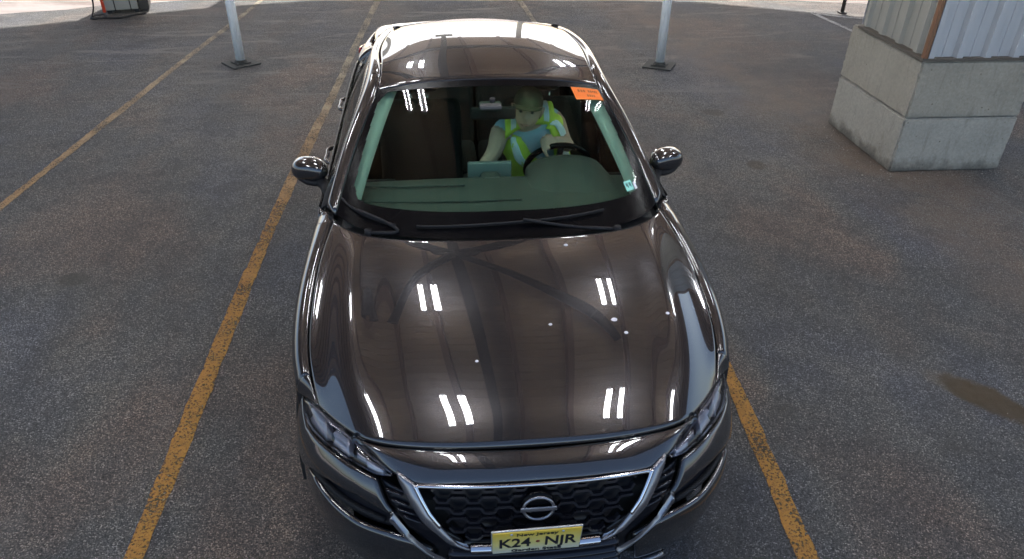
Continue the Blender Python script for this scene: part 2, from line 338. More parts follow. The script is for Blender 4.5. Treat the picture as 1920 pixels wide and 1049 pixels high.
# ------------------------------------------------------------------ the setting: ground, markings, bank
def sheet(name, pts, z, m, kind='structure', sub=None):
    b = MB(); n_ = len(pts); b.add([(x, y, z) for x, y in pts], [list(range(n_))])
    return b.build(name, m, None, kind=kind)
sheet('ground', [(-1500, -1500), (1500, -1500), (1500, 1500), (-1500, 1500)], -.008, 'yard_dirt')
rg = random.Random(3)
edge = [(x, 10.75+.12*math.sin(x*1.3)+rg.uniform(-.1, .1)-max(0, abs(x)-3)*.28) for x in np.linspace(15, -15, 61)]
sheet('asphalt_pavement', [(-15, -14), (15, -14)]+edge, 0, 'asphalt')
def stripe(name, pts, width, m, seed=1):
    pts = np.asarray(pts, float); d = np.r_[0, np.cumsum(np.hypot(*np.diff(pts, axis=0).T))]; s_ = Spl(d, pts); t = np.linspace(0, d[-1], int(d[-1]/.06)); Q = s_(t); T = np.gradient(Q, axis=0)
    T /= np.linalg.norm(T, axis=1, keepdims=True); Nn = np.stack([-T[:, 1], T[:, 0]], -1); r2 = np.random.RandomState(seed)
    sm = lambda: np.convolve(r2.randn(len(t)+24), np.ones(25)/25, 'valid')[:, None]
    wl_ = width/2*(1+.08*r2.randn(len(t), 1)*.8+.45*sm()); wr_ = width/2*(1+.08*r2.randn(len(t), 1)*.8+.45*sm())
    L = np.c_[Q+Nn*wl_, np.full(len(t), .004)]; Rr = np.c_[Q-Nn*wr_, np.full(len(t), .004)]
    return MB().grid(np.stack([L, Rr], 1), smooth=False).build(name, m, None, kind='structure')
stripe('lane_line', [(-1.62, -1.5), (-1.575, .2), (-1.535, 1.87), (-1.46, 3.97), (-1.33, 6.2), (-1.25, 7.8), (-1.09, 10.5)], .088, 'yellow_paint', 1)
stripe('lane_line', [(1.08, -1.5), (1.165, .19), (1.235, 1.15), (1.27, 2.4), (1.25, 5.5), (1.14, 9.2), (1.08, 10.6)], .078, 'yellow_paint', 3)
stripe('lane_line', [(-3.85, .5), (-3.535, 3.66), (-3.35, 5.63), (-3.20, 7.2), (-2.905, 9.9), (-2.85, 10.5)], .078, 'faded_paint', 5)
stripe('lane_line', [(5.40, 9.35), (5.46, 8.7), (5.56, 7.6)], .075, 'white_paint', 7)
stripe('lane_line', [(5.40, 9.33), (5.7, 9.12), (6.3, 8.85)], .06, 'white_paint', 8)
# earth bank beyond the yard on the right
X, Y = np.meshgrid(np.linspace(4.6, 40, 60), np.linspace(10.4, 46, 60), indexing='ij')
r3 = np.random.RandomState(5)
Z = np.clip((X-5.2)*.06+(Y-10.6)*.05, 0, 1.6)*np.clip((Y-10.4)*1.2, 0, 1)*np.clip((X-4.6)*.8, 0, 1)+r3.rand(*X.shape)*.05-.03
MB().grid(np.stack([X, Y, Z], -1)).build('earth_bank', 'earth', None, kind='structure')

# ------------------------------------------------------------------ canopy overhead (seen in the paint of the car, shades the drive)
HZ = 5.4
BEAM_X = -.20; CROSS_Y = (-1.1, 12.0); NODES = ((-.20, 6.8),); BRACES = ((-1.55, -3.5), (2.3, -4.3), (3.6, 3.0), (-3.6, 3.0))
LIGHTS = [(x+d, y) for d in (-.105, .105) for x in (-3.04, -.68, 1.68, 4.04) for y in (.58, 3.55, 7.7)]
can = empty('canopy_roof', (0, 0, 0), label='rust brown corrugated canopy roof spanning above the grey car', category='canopy')
dxs = HZ/math.tan(R(SUN_EL)); sx_, sy_ = dxs*math.sin(R(SUN_AZ)), dxs*math.cos(R(SUN_AZ))
far_edge = [(-16, 6.2), (-9, 7.9), (-5.9, 8.95), (-3.6, 10.0), (-2, 10.45), (3.7, 10.25), (5.9, 9.15), (9, 8.2), (16, 6.5)]     # the rim, by the line of its shade on the ground
fx = [p[0]+sx_ for p in far_edge]; fy = [p[1]+sy_ for p in far_edge]
def xspan(y):
    ok = [x for x in np.linspace(-11.5, 12, 471) if np.interp(x, fx, fy) >= y]
    return (ok[0], ok[-1]) if ok else None
y0 = -1.35
YMAX = max(fy)-.03
while y0 < YMAX-.05:
    prof = []; k = 0
    for i in range(5):
        yy = y0+i*.2; prof += [(yy, 0), (yy+.165, 0), (yy+.174, .018), (yy+.191, .018)]
    prof.append((y0+1.0-.004, 0)); rows = []
    for yy, dz in prof:
        yy = min(yy, YMAX); sp = xspan(yy)
        rows.append([(x, yy, HZ+dz) for x in (sp[0], sp[1])])
    o = MB().grid(rows, smooth=False).build('roof_sheet', 'roof_underside', can)
    md = o.modifiers.new('thickness', 'SOLIDIFY'); md.thickness = .004; md.offset = 1
    y0 += 1.0
def ibeam(p, q, bw, h, tf=.018, tw=.012):
    p, q = Vector(p), Vector(q); d = (q-p).normalized(); up = Vector((0, 0, 1)); a = d.cross(up).normalized(); b = a.cross(d).normalized()
    m_ = MB()
    for (x0, x1, z0, z1) in ((-bw/2, bw/2, -h/2, -h/2+tf), (-tw/2, tw/2, -h/2+tf, h/2-tf), (-bw/2, bw/2, h/2-tf, h/2)):
        vs = [e+a*x+b*z for e in (p, q) for x, z in ((x0, z0), (x1, z0), (x1, z1), (x0, z1))]
        m_.add(vs, [(0, 1, 2, 3), (7, 6, 5, 4), (0, 4, 5, 1), (1, 5, 6, 2), (2, 6, 7, 3), (3, 7, 4, 0)])
    return m_
PUR = [.32+1.02*i for i in range(-11, 12)]
for i, x in enumerate(PUR):
    ya = float(np.interp(x, fx, fy))-.25
    if x == x and abs(x-BEAM_X) < .3: continue
    MB().box((x-.045, -1.3, HZ-.19), (x+.045, ya, HZ-.004)).build('purlin', 'rust_purlin', can)
ibeam((BEAM_X, -1.25, HZ-.33), (BEAM_X, YMAX+.2, HZ-.33), .165, .27).build('main_beam', 'rust_steel', can)
MB().box((BEAM_X-.32, YMAX+.21, HZ-.56), (BEAM_X+.32, YMAX+.30, HZ-.20)).build('end_plate', 'rust_steel', can)
for y in CROSS_Y: ibeam((-11, y, HZ-.32), (11.5, y, HZ-.32), .16, .24).build('cross_beam', 'rust_steel', can)
for (nx, ny) in NODES:
    MB().prism([(nx-.28, ny-.16), (nx+.28, ny-.16), (nx+.36, ny), (nx+.28, ny+.16), (nx-.28, ny+.16), (nx-.36, ny)], HZ-.52, HZ-.485).build('gusset_plate', 'rust_steel', can)
    for (bx, by) in BRACES:
        MB().tube([(nx, ny, HZ-.47), (nx+bx, ny+by, HZ-.24)], .105, 8).build('brace_rod', 'rust_steel', can)
for (x, y) in ((-2.6, 15.9), (1.9, 16.0), (7.5, 13.4), (-7.5, 12.8)):
    MB().box((x-.09, y-.09, 0), (x+.09, y+.09, HZ-.2)).build('steel_column', 'galv_steel', can)

# twin-tube light fixtures hung under the purlins
def make_fixture():
    r = empty('light_fixture')
    MB().box((-.022, -.50, .020), (.022, .50, .05), .005).build('housing', 'fixture_white', r)
    for sx in (-.030, .030): MB().tube([(sx, -.47, 0), (sx, .47, 0)], .0115, 8).build('tube', 'led_tube', r)
    for cy in (-.38, .38): MB().tube([(0, cy, .05), (0, cy, .95)], .005, 6).build('hanger', 'galv_steel', r)
    return r
def copy_tree(o, parent=None):
    c_ = o.copy(); C.objects.link(c_); c_.parent = parent
    for ch in o.children: copy_tree(ch, c_)
    return c_
fx0 = None
for i, (x, y) in enumerate(LIGHTS):
    o = make_fixture() if fx0 is None else copy_tree(fx0); fx0 = fx0 or o
    o.location = (x, y, 4.28)
    o['label'] = 'white twin tube lamp hanging lit under the canopy'; o['category'] = 'lamp'; o['group'] = 'twin tube lamps under the canopy'

# ------------------------------------------------------------------ pillar on concrete blocks
pil = empty('canopy_pillar', (3.52, 3.80, 0), R(-.5), label='white ribbed metal pillar standing on stacked grey concrete blocks', category='pillar')
W_, D_ = .99, 1.15
def block(z0, z1, seed, m):
    rr = np.random.RandomState(seed); bm = bmesh.new(); bmesh.ops.create_cube(bm, size=1)
    for v in bm.verts: v.co = Vector(((v.co.x+.5)*W_, (v.co.y+.5)*D_, z0+(v.co.z+.5)*(z1-z0)))
    bmesh.ops.bevel(bm, geom=bm.edges[:], offset=.012, segments=2, affect='EDGES')
    bmesh.ops.subdivide_edges(bm, edges=[e for e in bm.edges if e.calc_length() > .2], cuts=14, use_grid_fill=True)
    for v in bm.verts:
        e_ = sum((v.co.x < .02 or v.co.x > W_-.02, v.co.y < .02 or v.co.y > D_-.02, v.co.z-z0 < .02 or z1-v.co.z < .02)); k_ = .0012+(.003*rr.rand()**2 if e_ > 1 else 0)
        v.co += Vector(rr.uniform(-k_, k_, 3))
        if e_ > 1: v.co += (Vector((W_/2, D_/2, (z0+z1)/2))-v.co)*.010*rr.rand()**3
        v.co.z = max(v.co.z, .0)
    return MB().bm(bm, False).build('concrete_block', m, pil)
block(0, .468, 1, 'concrete_pale'); block(.474, .94, 2, 'concrete')
MB().box((-.02, -.015, .942), (W_+.02, D_-.13, .962)).build('sill_flashing', 'sill_dark', pil)
def ribbed(x0, x1, z0, z1, pitch, depth):
    """vertical trapezoid-rib cladding in local x-z, rib towards -y"""
    P_ = []; x = x0
    while x < x1-1e-6:
        for dx, dy in ((0, -depth), (.045, -depth), (.068, 0), (pitch*.55, 0), (pitch*.56, -.006), (pitch*.60, -.006), (pitch*.61, 0), (pitch-.015, 0)):
            if x+dx <= x1: P_.append((x+dx, dy))
        x += pitch
    P_.append((x1, -depth))
    return np.array([[(px, py, z) for px, py in P_] for z in (z0, z1)])
Zt = HZ-.2
def clad(P_, m):
    o = MB().grid(P_, smooth=False).build('cladding_panel', m, pil); md = o.modifiers.new('thickness', 'SOLIDIFY'); md.thickness = .004
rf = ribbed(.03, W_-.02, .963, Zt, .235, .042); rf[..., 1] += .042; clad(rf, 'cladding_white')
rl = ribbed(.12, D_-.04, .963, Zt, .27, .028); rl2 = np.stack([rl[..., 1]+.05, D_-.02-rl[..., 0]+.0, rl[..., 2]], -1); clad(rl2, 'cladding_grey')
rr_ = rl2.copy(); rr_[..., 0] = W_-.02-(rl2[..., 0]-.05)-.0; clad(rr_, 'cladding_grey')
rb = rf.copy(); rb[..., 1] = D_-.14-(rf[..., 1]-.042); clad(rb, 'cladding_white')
for (x, y) in ((.012, .012), (W_-.012, .012)):
    MB().box((x-.022, y-.022, .964), (x+.006 if x < .5 else x+.022, y+.022, Zt)).build('corner_trim', 'rust_trim', pil)


# ------------------------------------------------------------------ the car (nose towards -Y, X across, all in metres)
car = empty('car', (0, 0, 0), label='dark grey metallic sedan with yellow licence plate parked under the canopy', category='car')
# plan outline of the nose and how it leans with height -> front surface F(u, z)
_U = np.array([(0, 0), (.1, .001), (.2, .005), (.3, .014), (.4, .031), (.48, .054), (.55, .085), (.61, .12), (.66, .16), (.71, .212), (.75, .262), (.785, .318), (.81, .37), (.833, .428), (.85, .485), (.868, .56), (.878, .62), (.885, .70)])
_s = np.r_[0, np.cumsum(np.hypot(*np.diff(_U, axis=0).T))]; _US = Spl(_s, _U)
_ZD = np.array([(.12, .15), (.18, .09), (.25, .05), (.35, .022), (.45, .008), (.52, .006), (.6, .022), (.66, .042), (.71, .062), (.74, .085), (.78, .14)])
_ZS = np.array([(.12, .94), (.2, .965), (.35, .99), (.5, 1.0), (.62, 1.0), (.7, .985), (.78, .955)])
def F(u, z):
    u = np.asarray(u, float); z = np.asarray(z, float); p = _US(u.ravel()).reshape(u.shape+(2,))
    zk = np.clip((z-.44)/.1, 0, 1)
    k = np.clip(1+3.2*(u-.35), 1, 3.4)*zk+np.clip(1.2-u*.6, .4, 1)*(1-zk)
    return np.stack([p[..., 0]*np.interp(z, _ZS[:, 0], _ZS[:, 1]), p[..., 1]+np.interp(z, _ZD[:, 0], _ZD[:, 1])*k, z], -1)
def Fn(u, z):
    e = .004; n_ = np.cross(F(u+e, z)-F(np.maximum(u-e, 0), z), F(u, z+e)-F(u, z-e)); n_ /= np.linalg.norm(n_, axis=-1, keepdims=True)
    n_[n_[..., 1] > .5] *= -1; return n_
def loft(top, bot, nu=24, nv=8, off=0, bulge=0):
    a = resamp(top, nu); b = resamp(bot, nu); t = np.linspace(0, 1, nv)[:, None, None]; Q = a[None]*(1-t)+b[None]*t
    o = off+bulge*np.sin(np.pi*t[..., 0]) if bulge else off
    P_ = F(Q[..., 0], Q[..., 1]); N_ = Fn(Q[..., 0], Q[..., 1])
    return P_+N_*(np.broadcast_to(o, Q.shape[:2])[..., None])
FO = (.3, -1, .3)

# ---- hood
row_f = [(0, .165, .773), (.22, .175, .772), (.40, .202, .768), (.52, .240, .759), (.605, .300, .742), (.69, .395, .732), (.752, .475, .722)]
row_h = [(x, y, z+.022*max(0, 1-x/.70)) for x, y, z in row_f]
cz = Spl([.165, .40, .70, 1.0, 1.21], [.773, .848, .914, .962, .986])
edge_c = curve([(.752, .475, .722), (.792, .64, .795), (.808, .82, .853), (.808, 1.0, .896), (.795, 1.22, .938), (.765, 1.46, .970)], 6)
row_r = np.array([(0, 1.205, .986), (.25, 1.212, .985), (.43, 1.235, .983), (.56, 1.275, .980), (.65, 1.325, .978), (.72, 1.39, .975), (.765, 1.46, .970)])
ctrl = []
for i in range(6):
    t = i/5.; row = []
    for j in range(7):
        a = np.array(row_h[j]); b = row_r[j]; p = a*(1-t)+b*t
        if j == 6: p = edge_c[i].copy()
        else:
            f_ = (j/6.)**2; bz = (edge_c[i]-(np.array(row_f[6])*(1-t)+row_r[6]*t))
            p = p+bz*f_
            hump = (.052*math.sin(math.pi*min(1, t*1.0))**.9)      # longitudinal crown of the hood
            p[2] += hump*(1-.75*f_)
            if j == 4: p[2] += .008*math.sin(math.pi*t)             # ridge above the side pocket
            if j == 5: p[2] -= .016*math.sin(math.pi*t)**.8         # pocket along the hood edge
        row.append(p)
    ctrl.append(row)
HOOD = net(full(ctrl), 90, 110)
for i in range(90):      # the leading edge rolls over more tightly
    d_ = np.linalg.norm(HOOD[i]-HOOD[0], axis=-1); HOOD[i, :, 2] -= .022*np.clip(1-np.abs(HOOD[0, :, 0])/.70, 0, 1)*np.clip(1-d_/.17, 0, 1)**2
panel('hood', HOOD, 'car_paint', car, rnd=.004, lip=.02)
# ---- nose strip between hood and grille
GT = [(0, .066, .716), (.16, .069, .716), (.30, .082, .712), (.395, .100, .705), (.476, .150, .716), (.55, .228, .731), (.602, .304, .7405)]
up_ = [np.array(p)+(0, -.006, -.003) for p in row_f[:5]]; up6 = resamp(np.array(up_), 7)
gt6 = np.array(GT)
strip = []
for t, bz in ((0, 0), (.35, .006), (.7, .006), (1, 0)):
    strip.append([up6[j]*(1-t)+gt6[j]*t+np.array((0, -bz, bz)) for j in range(7)])
panel('nose_panel', net(full(strip), 14, 90), 'car_paint', car, out=(0, -1, .6), lip=.012, rnd=.002)

# ---- bumper cheeks, side and lower skin
cheek_top = [(.545, .681), (.623, .682), (.705, .677), (.829, .662), (.938, .647), (.985, .660), (1.045, .690)]
cheek_bot = [(.482, .577), (.537, .591), (.618, .604), (.759, .584), (.90, .545), (1.0, .490), (1.08, .440), (1.17, .400)]
both('bumper_cheek', loft(cheek_top, cheek_bot, 60, 14, 0, .006), 'car_paint', car, out=FO)
vent_low = [(.478, .53), (.515, .500), (.629, .497), (.764, .507), (.88, .530), (.985, .488), (1.06, .440)]
vt = [(.478, .566), (.537, .583), (.618, .596), (.759, .576), (.89, .539), (.985, .492), (1.06, .442)]
for q in both('bumper_vent', loft(vt, vent_low, 40, 8, -.035), 'grille_black', car, out=FO, rnd=0): pass
mid_v = [tuple((np.array(a)*.5+np.array(b)*.5)) for a, b in zip(resamp(vt, 12), resamp(vent_low, 12))]
both('vent_blade', loft([(u, z+.006) for u, z in mid_v[1:-2]], [(u, z-.010) for u, z in mid_v[1:-2]], 30, 3, -.014), 'black_plastic', car, out=FO)
low_top = [(.352, .435), (.43, .485), (.515, .496), (.629, .493), (.764, .503), (.88, .526), (.985, .484), (1.08, .432), (1.175, .392)]
low_bot = [(.40, .225), (.46, .215), (.54, .205), (.63, .2), (.76, .195), (.88, .19), (.98, .188), (1.05, .186), (1.10, .184)]
both('bumper_lower', loft(low_top, low_bot, 60, 14, -.004, .010), 'car_paint', car, out=FO)
lip_t = [(0, .215), (.2, .215), (.40, .22), (.46, .21), (.54, .2)]; lip_b = [(0, .165), (.2, .165), (.40, .165), (.5, .165), (.56, .165)]
P_ = loft(lip_t, lip_b, 40, 6, .012, .012); panel('chin_lip', np.concatenate([mirx(P_[:, :0:-1]), P_], 1), 'paint_band', car, out=(0, -1, 0))
# silver strip from the cheek corner down to the chin, dark field beside it
both('bumper_blade', loft([(.492, .590), (.42, .500), (.352, .425), (.31, .375)], [(.474, .571), (.403, .487), (.336, .410), (.285, .360)], 30, 4, .010, .004), 'paint_band', car, out=FO)
black_top = [(.487, .696), (.53, .682), (.545, .676)]; 
both('intake_surround', loft([(.445, .655), (.40, .59), (.33, .53), (.255, .468), (.24, .38), (.24, .26)], [(.548, .676), (.50, .60), (.455, .545), (.40, .480), (.345, .405), (.36, .24)], 40, 8, -.030), 'grille_black', car, out=FO, rnd=0)
for k in range(4):
    t = .18+.2*k; a = np.array((.478, .675))*(1-t)+np.array((.36, .53))*t; b = np.array((.535, .668))*(1-t)+np.array((.43, .545))*t
    both('intake_fin', loft([tuple(a+(0, .004)), tuple(b+(0, .010))], [tuple(a-(0, .003)), tuple(b-(0, .000))], 8, 3, -.010), 'mesh_black', car, out=FO)
# v-shaped silver band beside the grille with bright inner edge
both('grille_band', loft([(.475, .722), (.455, .690), (.423, .646), (.379, .582), (.30, .508), (.244, .474)], [(.405, .706), (.383, .672), (.352, .622), (.315, .570), (.262, .505), (.215, .474)], 40, 6, .010, .006), 'paint_band', car, out=FO)
P_ = F(*np.moveaxis(resamp([(.402, .704), (.352, .620), (.32, .575)], 20), -1, 0))+Fn(*np.moveaxis(resamp([(.402, .704), (.352, .620), (.32, .575)], 20), -1, 0))*.012
for s_ in (1, -1): MB().tube([(s_*x, y, z) for x, y, z in P_], .0075, 8).build('bright_edge', 'chrome', car)
gt = curve([(-.398, .098, .7035), (-.30, .078, .7105), (-.16, .064, .7145), (0, .061, .7145), (.16, .064, .7145), (.30, .078, .7105), (.398, .098, .7035)], 50)
MB().tube([(x, y-.004, z-.002) for x, y, z in gt], .0075, 8).build('bright_edge', 'chrome', car)

# ---- grille: dark back, hexagon mesh, lower bar
gr = empty('grille'); gr.parent = car
gtop = [(0, .703), (.2, .703), (.39, .695)]; gbot = [(0, .455), (.1, .455), (.215, .458)]
P_ = loft(gtop, gbot, 20, 12, -.055); MB().grid(np.concatenate([mirx(P_[:, :0:-1]), P_], 1)).build('backing', 'grille_black', gr)
def hexbar(gr):
    b = MB(); segs = set(); W, H = .105, .0375
    def inside(x, z): return .462 < z < .706 and abs(x) < np.interp(z, [.455, .57, .62, .70], [.205, .315, .345, .39])
    def P3(x, z, o): q = F(abs(x), z)+Fn(np.array(abs(x)), np.array(z))*o; return Vector((math.copysign(q[0], x), q[1], q[2]))
    for r_ in range(-1, 9):
        for c_ in range(-6, 7):
            cx = c_*W*1.0+(W/2 if r_ % 2 else 0); cz_ = .46+r_*H
            v = [(cx-W*.36, cz_+H*.0), (cx-W*.22, cz_+H*.5), (cx+W*.22, cz_+H*.5), (cx+W*.36, cz_), (cx+W*.64, cz_)]
            for a, c2 in ((v[0], v[1]), (v[1], v[2]), (v[2], v[3]), (v[3], v[4])):
                if not (inside(*a) and inside(*c2)): continue
                p, q = P3(*a, -.012), P3(*c2, -.012); d = (q-p).normalized(); nn = Vector(Fn(np.array(abs(a[0])), np.array(a[1])).tolist()); nn.x *= (1 if a[0] >= 0 else -1)
                t_ = d.cross(nn).normalized()*.0042; dp = nn*-.022
                vs = [p-t_, p+t_, q+t_, q-t_, p-t_*.7+dp, p+t_*.7+dp, q+t_*.7+dp, q-t_*.7+dp]
                b.add(vs, [(0, 1, 2, 3), (4, 7, 6, 5), (0, 4, 5, 1), (1, 5, 6, 2), (2, 6, 7, 3), (3, 7, 4, 0)])
    o = b.build('mesh_bars', 'mesh_black', gr); o['kind'] = 'stuff'; return o
hexbar(gr)
bar = [(-.205, .472), (.205, .472)]
bp = [(x, float(F(abs(x), .463)[1])-.008, .463) for x in np.linspace(-.222, .222, 30)]
lb = MB()
for (x, y, z) in bp: pass
lb.grid(np.array([[(x, y-.006, z+dz) for x, y, z in bp] for dz in (-.011, .011)])); lb.grid(np.array([[(x, y-.006+dy, z+.011) for x, y, z in bp] for dy in (0, .03)])); lb.grid(np.array([[(x, y-.006+dy, z-.011) for x, y, z in bp] for dy in (.03, 0)]))
lb.build('lower_bar', 'chrome', gr)
# emblem: ring and bar on a dark disc
em = empty('emblem'); em.parent = car
ey = float(F(0, .628)[1])-.010
ER = Matrix.Translation((0.004, ey, .640)) @ Matrix.Rotation(R(-8), 4, 'X') @ Matrix.Scale(.84, 4)
MB().lathe([(.0, .004), (.062, .004), (.068, .012), (.068, .02)], 36, 'y').xf(ER).build('disc', 'black_gloss', em)
tor = MB(); tor.tube([(.060*math.cos(a), -.004, .054*math.sin(a)) for a in np.linspace(0, 2*math.pi, 41)], .0065, 8, cap=False); tor.xf(ER).build('ring', 'satin_silver', em)
MB().box((-.072, -.012, -.010), (.072, -.003, .010), .003).xf(ER).build('bar', 'satin_silver', em)
# lower intake
P_ = loft([(0, .44), (.2, .44), (.33, .42)], [(0, .225), (.2, .225), (.38, .23)], 20, 8, -.04); panel('lower_intake', np.concatenate([mirx(P_[:, :0:-1]), P_], 1), 'grille_black', car, out=(0, -1, 0), rnd=0)
for z in (.415, .365, .315, .265):
    P_ = loft([(0, z+.007), (.18, z+.007), (.30+(.42-z)*.2, z+.007)], [(0, z-.007), (.18, z-.007), (.30+(.42-z)*.2, z-.007)], 16, 3, .002); panel('intake_slat', np.concatenate([mirx(P_[:, :0:-1]), P_], 1), 'mesh_black', car, out=(0, -1, 0), lip=.03)

# ---- licence plate
pl = empty('licence_plate'); pl.parent = car; pl['label'] = 'yellow licence plate with black characters K24 NJR'
PM = Matrix.Translation((-.004, -.022, .530)) @ Matrix.Rotation(R(13), 4, 'X') @ Matrix.Rotation(R(-1.2), 4, 'Y') @ Matrix.Scale(.945, 4)
def pp(o): o.parent = pl; o.matrix_local = PM; return o
pp(MB().box((-.156, -.002, -.077), (.156, .003, .077), .0015).build('plate', 'plate_yellow'))
pp(MB().box((-.160, .0031, -.081), (.160, .010, .081), .002).build('backing_frame', 'plate_frame'))
RX = Matrix.Rotation(R(90), 4, 'X')
def ptext(body, size, x, z, m, sx=1., off=0):
    o = obj('lettering', text_mesh(body, size, m, sx=sx, offset=off), pl); o.matrix_local = PM @ Matrix.Translation((x, -.0032, z)) @ RX; return o
ptext('K24', .094, -.078, -.004, 'plate_ink', .74, .0014); ptext('NJR', .094, .083, -.004, 'plate_ink', .74, .0014)
ptext('Garden State', .026, 0, -.061, 'plate_ink', 1.3, .0006); ptext('New Jersey', .026, 0, .058, 'plate_ink', 1.2, .0004)
pp(MB().lathe([(0, -.0036), (.0075, -.0036), (.0075, -.0021)], 10, 'y', (.004, 0, 0)).build('state_mark', 'plate_dot'))
for x in (-.09, .09): pp(MB().lathe([(0, -.006), (.005, -.005), (.005, -.001)], 10, 'y', (x, 0, .066)).build('screw', 'plate_frame'))

# ---- headlights
def headlight(s):
    h = empty('headlight'); h.parent = car
    mx = (lambda P: P) if s > 0 else mirx; out = (FO[0]*s, FO[1], FO[2])
    up = [(1.015, .682), (.932, .708), (.86, .722), (.786, .727), (.70, .735), (.645, .736), (.58, .728), (.509, .716), (.487, .708)]; lo = [(.985, .656), (.938, .653), (.88, .661), (.829, .668), (.73, .681), (.65, .687), (.59, .688), (.547, .688), (.490, .702)]
    panel('housing', mx(loft(up, lo, 40, 8, -.045)), 'lamp_dark', h, out=out, lip=-.042, rnd=0)
    U_ = resamp(up, 40); L_ = resamp(lo, 40)
    def seg(a, b, t0, t1, off, m, nm, nv=5, bulge=0):
        ia, ib = int(a*39), int(b*39); A = U_[ia:ib+1]; B = L_[ia:ib+1]
        panel(nm, mx(loft(A*(1-t0)+B*t0, A*(1-t1)+B*t1, 16, nv, off, bulge)), m, h, out=out, lip=.02, rnd=.002)
    seg(.02, .99, .0, .14, -.006, 'lamp_reflector', 'upper_strip', 3)
    seg(.06, .36, .50, .93, -.018, 'lamp_reflector', 'reflector', 6, -.010)
    seg(.36, .41, .16, .93, -.010, 'lamp_reflector', 'divider')
    seg(.44, .62, .48, .90, -.018, 'lamp_reflector', 'reflector', 6, -.010)
    seg(.62, .66, .16, .92, -.010, 'lamp_reflector', 'divider')
    seg(.82, .93, .45, .95, -.012, 'lamp_reflector', 'corner_lamp')
    seg(.70, .80, .35, .85, -.02, 'satin_silver', 'turn_lamp')
    panel('lens', mx(loft(up, lo, 40, 8, .002, .004)), 'clear_lens', h, out=out, lip=.01, rnd=.002)
headlight(-1); headlight(1)

# ---- body sides
wid = Spl([.45, .6, .8, 1.0, 1.4, 2.0, 2.6, 3.2, 3.7, 4.05, 4.3], [.80, .852, .893, .907, .903, .900, .903, .905, .897, .868, .825])
def side_x(y, z):
    k = np.interp(z, [.15, .20, .28, .42, .60, .74, .82, .90, 1.02], [.085, .05, .028, .012, .0, .004, .016, .034, .068]); return wid(np.asarray(y, float))-k
belt = Spl([.47, 1.0, 1.5, 2.0, 2.6, 3.2, 3.7, 4.1, 4.35], [.70, .90, .965, .975, .985, .995, 1.01, 1.02, 1.02])
AX = (.93, 3.642); AR = .362
def bottom(y):
    z = .205
    for a in AX:
        d = AR**2-(y-a)**2
        if d > 0: z = max(z, .318+math.sqrt(d))
    return z
def ysamp(a, b, n=40):
    ys = list(np.linspace(a, b, n))
    for ax in AX:
        for e in (-1, 1):
            for k in (.0008, .004, .01, .02, .035):
                q = ax+e*(AR-k)
                if a < q < b: ys.append(q)
                if k == .0008:
                    q = ax+e*(AR+.002)
                    if a < q < b: ys.append(q)
    return np.array(sorted(ys))
def side_panel(name, ya, yb, topf, nz=16, top_roll=None, n=40):
    ys = ysamp(ya, yb, n); rows = []
    for y in ys:
        zb, zt = bottom(y), topf(y); zs = np.linspace(zb, zt, nz); r_ = [(float(side_x(y, z)), y, z) for z in zs]
        rows.append(r_+(top_roll(y) if top_roll else []))
    return both(name, np.array(rows), 'car_paint', car, lip=.022, rnd=.003)
hedge = Spl(edge_c[:, 1], edge_c[:, [0, 2]])
def fend_top(y): x, z = hedge(min(y, 1.46)); return z-.075
def fend_roll(y):
    x, z = hedge(np.clip(y, .475, 1.46)); sx = float(side_x(y, z-.075)); g = .006
    o = [];
    for t in (.25, .5, .75, 1.0):
        th_ = t*math.pi/2; o.append((sx+(x+g-sx)*(1-math.cos(th_)), y, z-.075+(.073)*math.sin(th_)))
    return o
side_panel('fender', .60, 1.575, lambda y: float(fend_top(y)), 14, fend_roll, 44)
FD = side_panel('front_door', 1.583, 2.652, lambda y: float(belt(y))-.012, 18)
RD = side_panel('rear_door', 2.660, 3.50, lambda y: float(belt(y))-.012, 18)
QP = side_panel('quarter_panel', 3.508, 4.20, lambda y: float(belt(y))-.012, 18)
for side, (fd, rd) in enumerate(zip(FD, RD)):
    s_ = -1 if side == 0 else 1
    for d_, y in ((fd, 2.50), (rd, 3.36)):
        x = float(side_x(y, .84))
        MB().tube(curve([(s_*(x-.004), y-.11, .84), (s_*(x+.032), y-.085, .842), (s_*(x+.036), y, .845), (s_*(x+.032), y+.085, .848), (s_*(x-.004), y+.11, .85)], 16), .013, 8).build('handle', 'car_paint', d_)
# small panel between fender tip, headlight and hood
ftc = Spl([.484, .53, .575, .601], np.array([(.757, .720), (.787, .711), (.824, .698), (.850, .697)]))
rows = []
for y in (.484, .505, .53, .555, .58, .601):
    (hx, hz), (fx_, fz_) = hedge(y), ftc(y); hx += .006; hz -= .002
    k_ = (y-.484)/.117; rows.append([(fx_+(hx-fx_)*((1-math.cos(t*math.pi/2))*k_+t*(1-k_)), y, fz_+(hz-fz_)*(math.sin(t*math.pi/2)*k_+t*(1-k_))) for t in np.linspace(0, 1, 8)])
both('fender_tip', net(rows, 14, 16), 'car_paint', car, lip=.01, rnd=.001, out=(.5, -.3, .6))

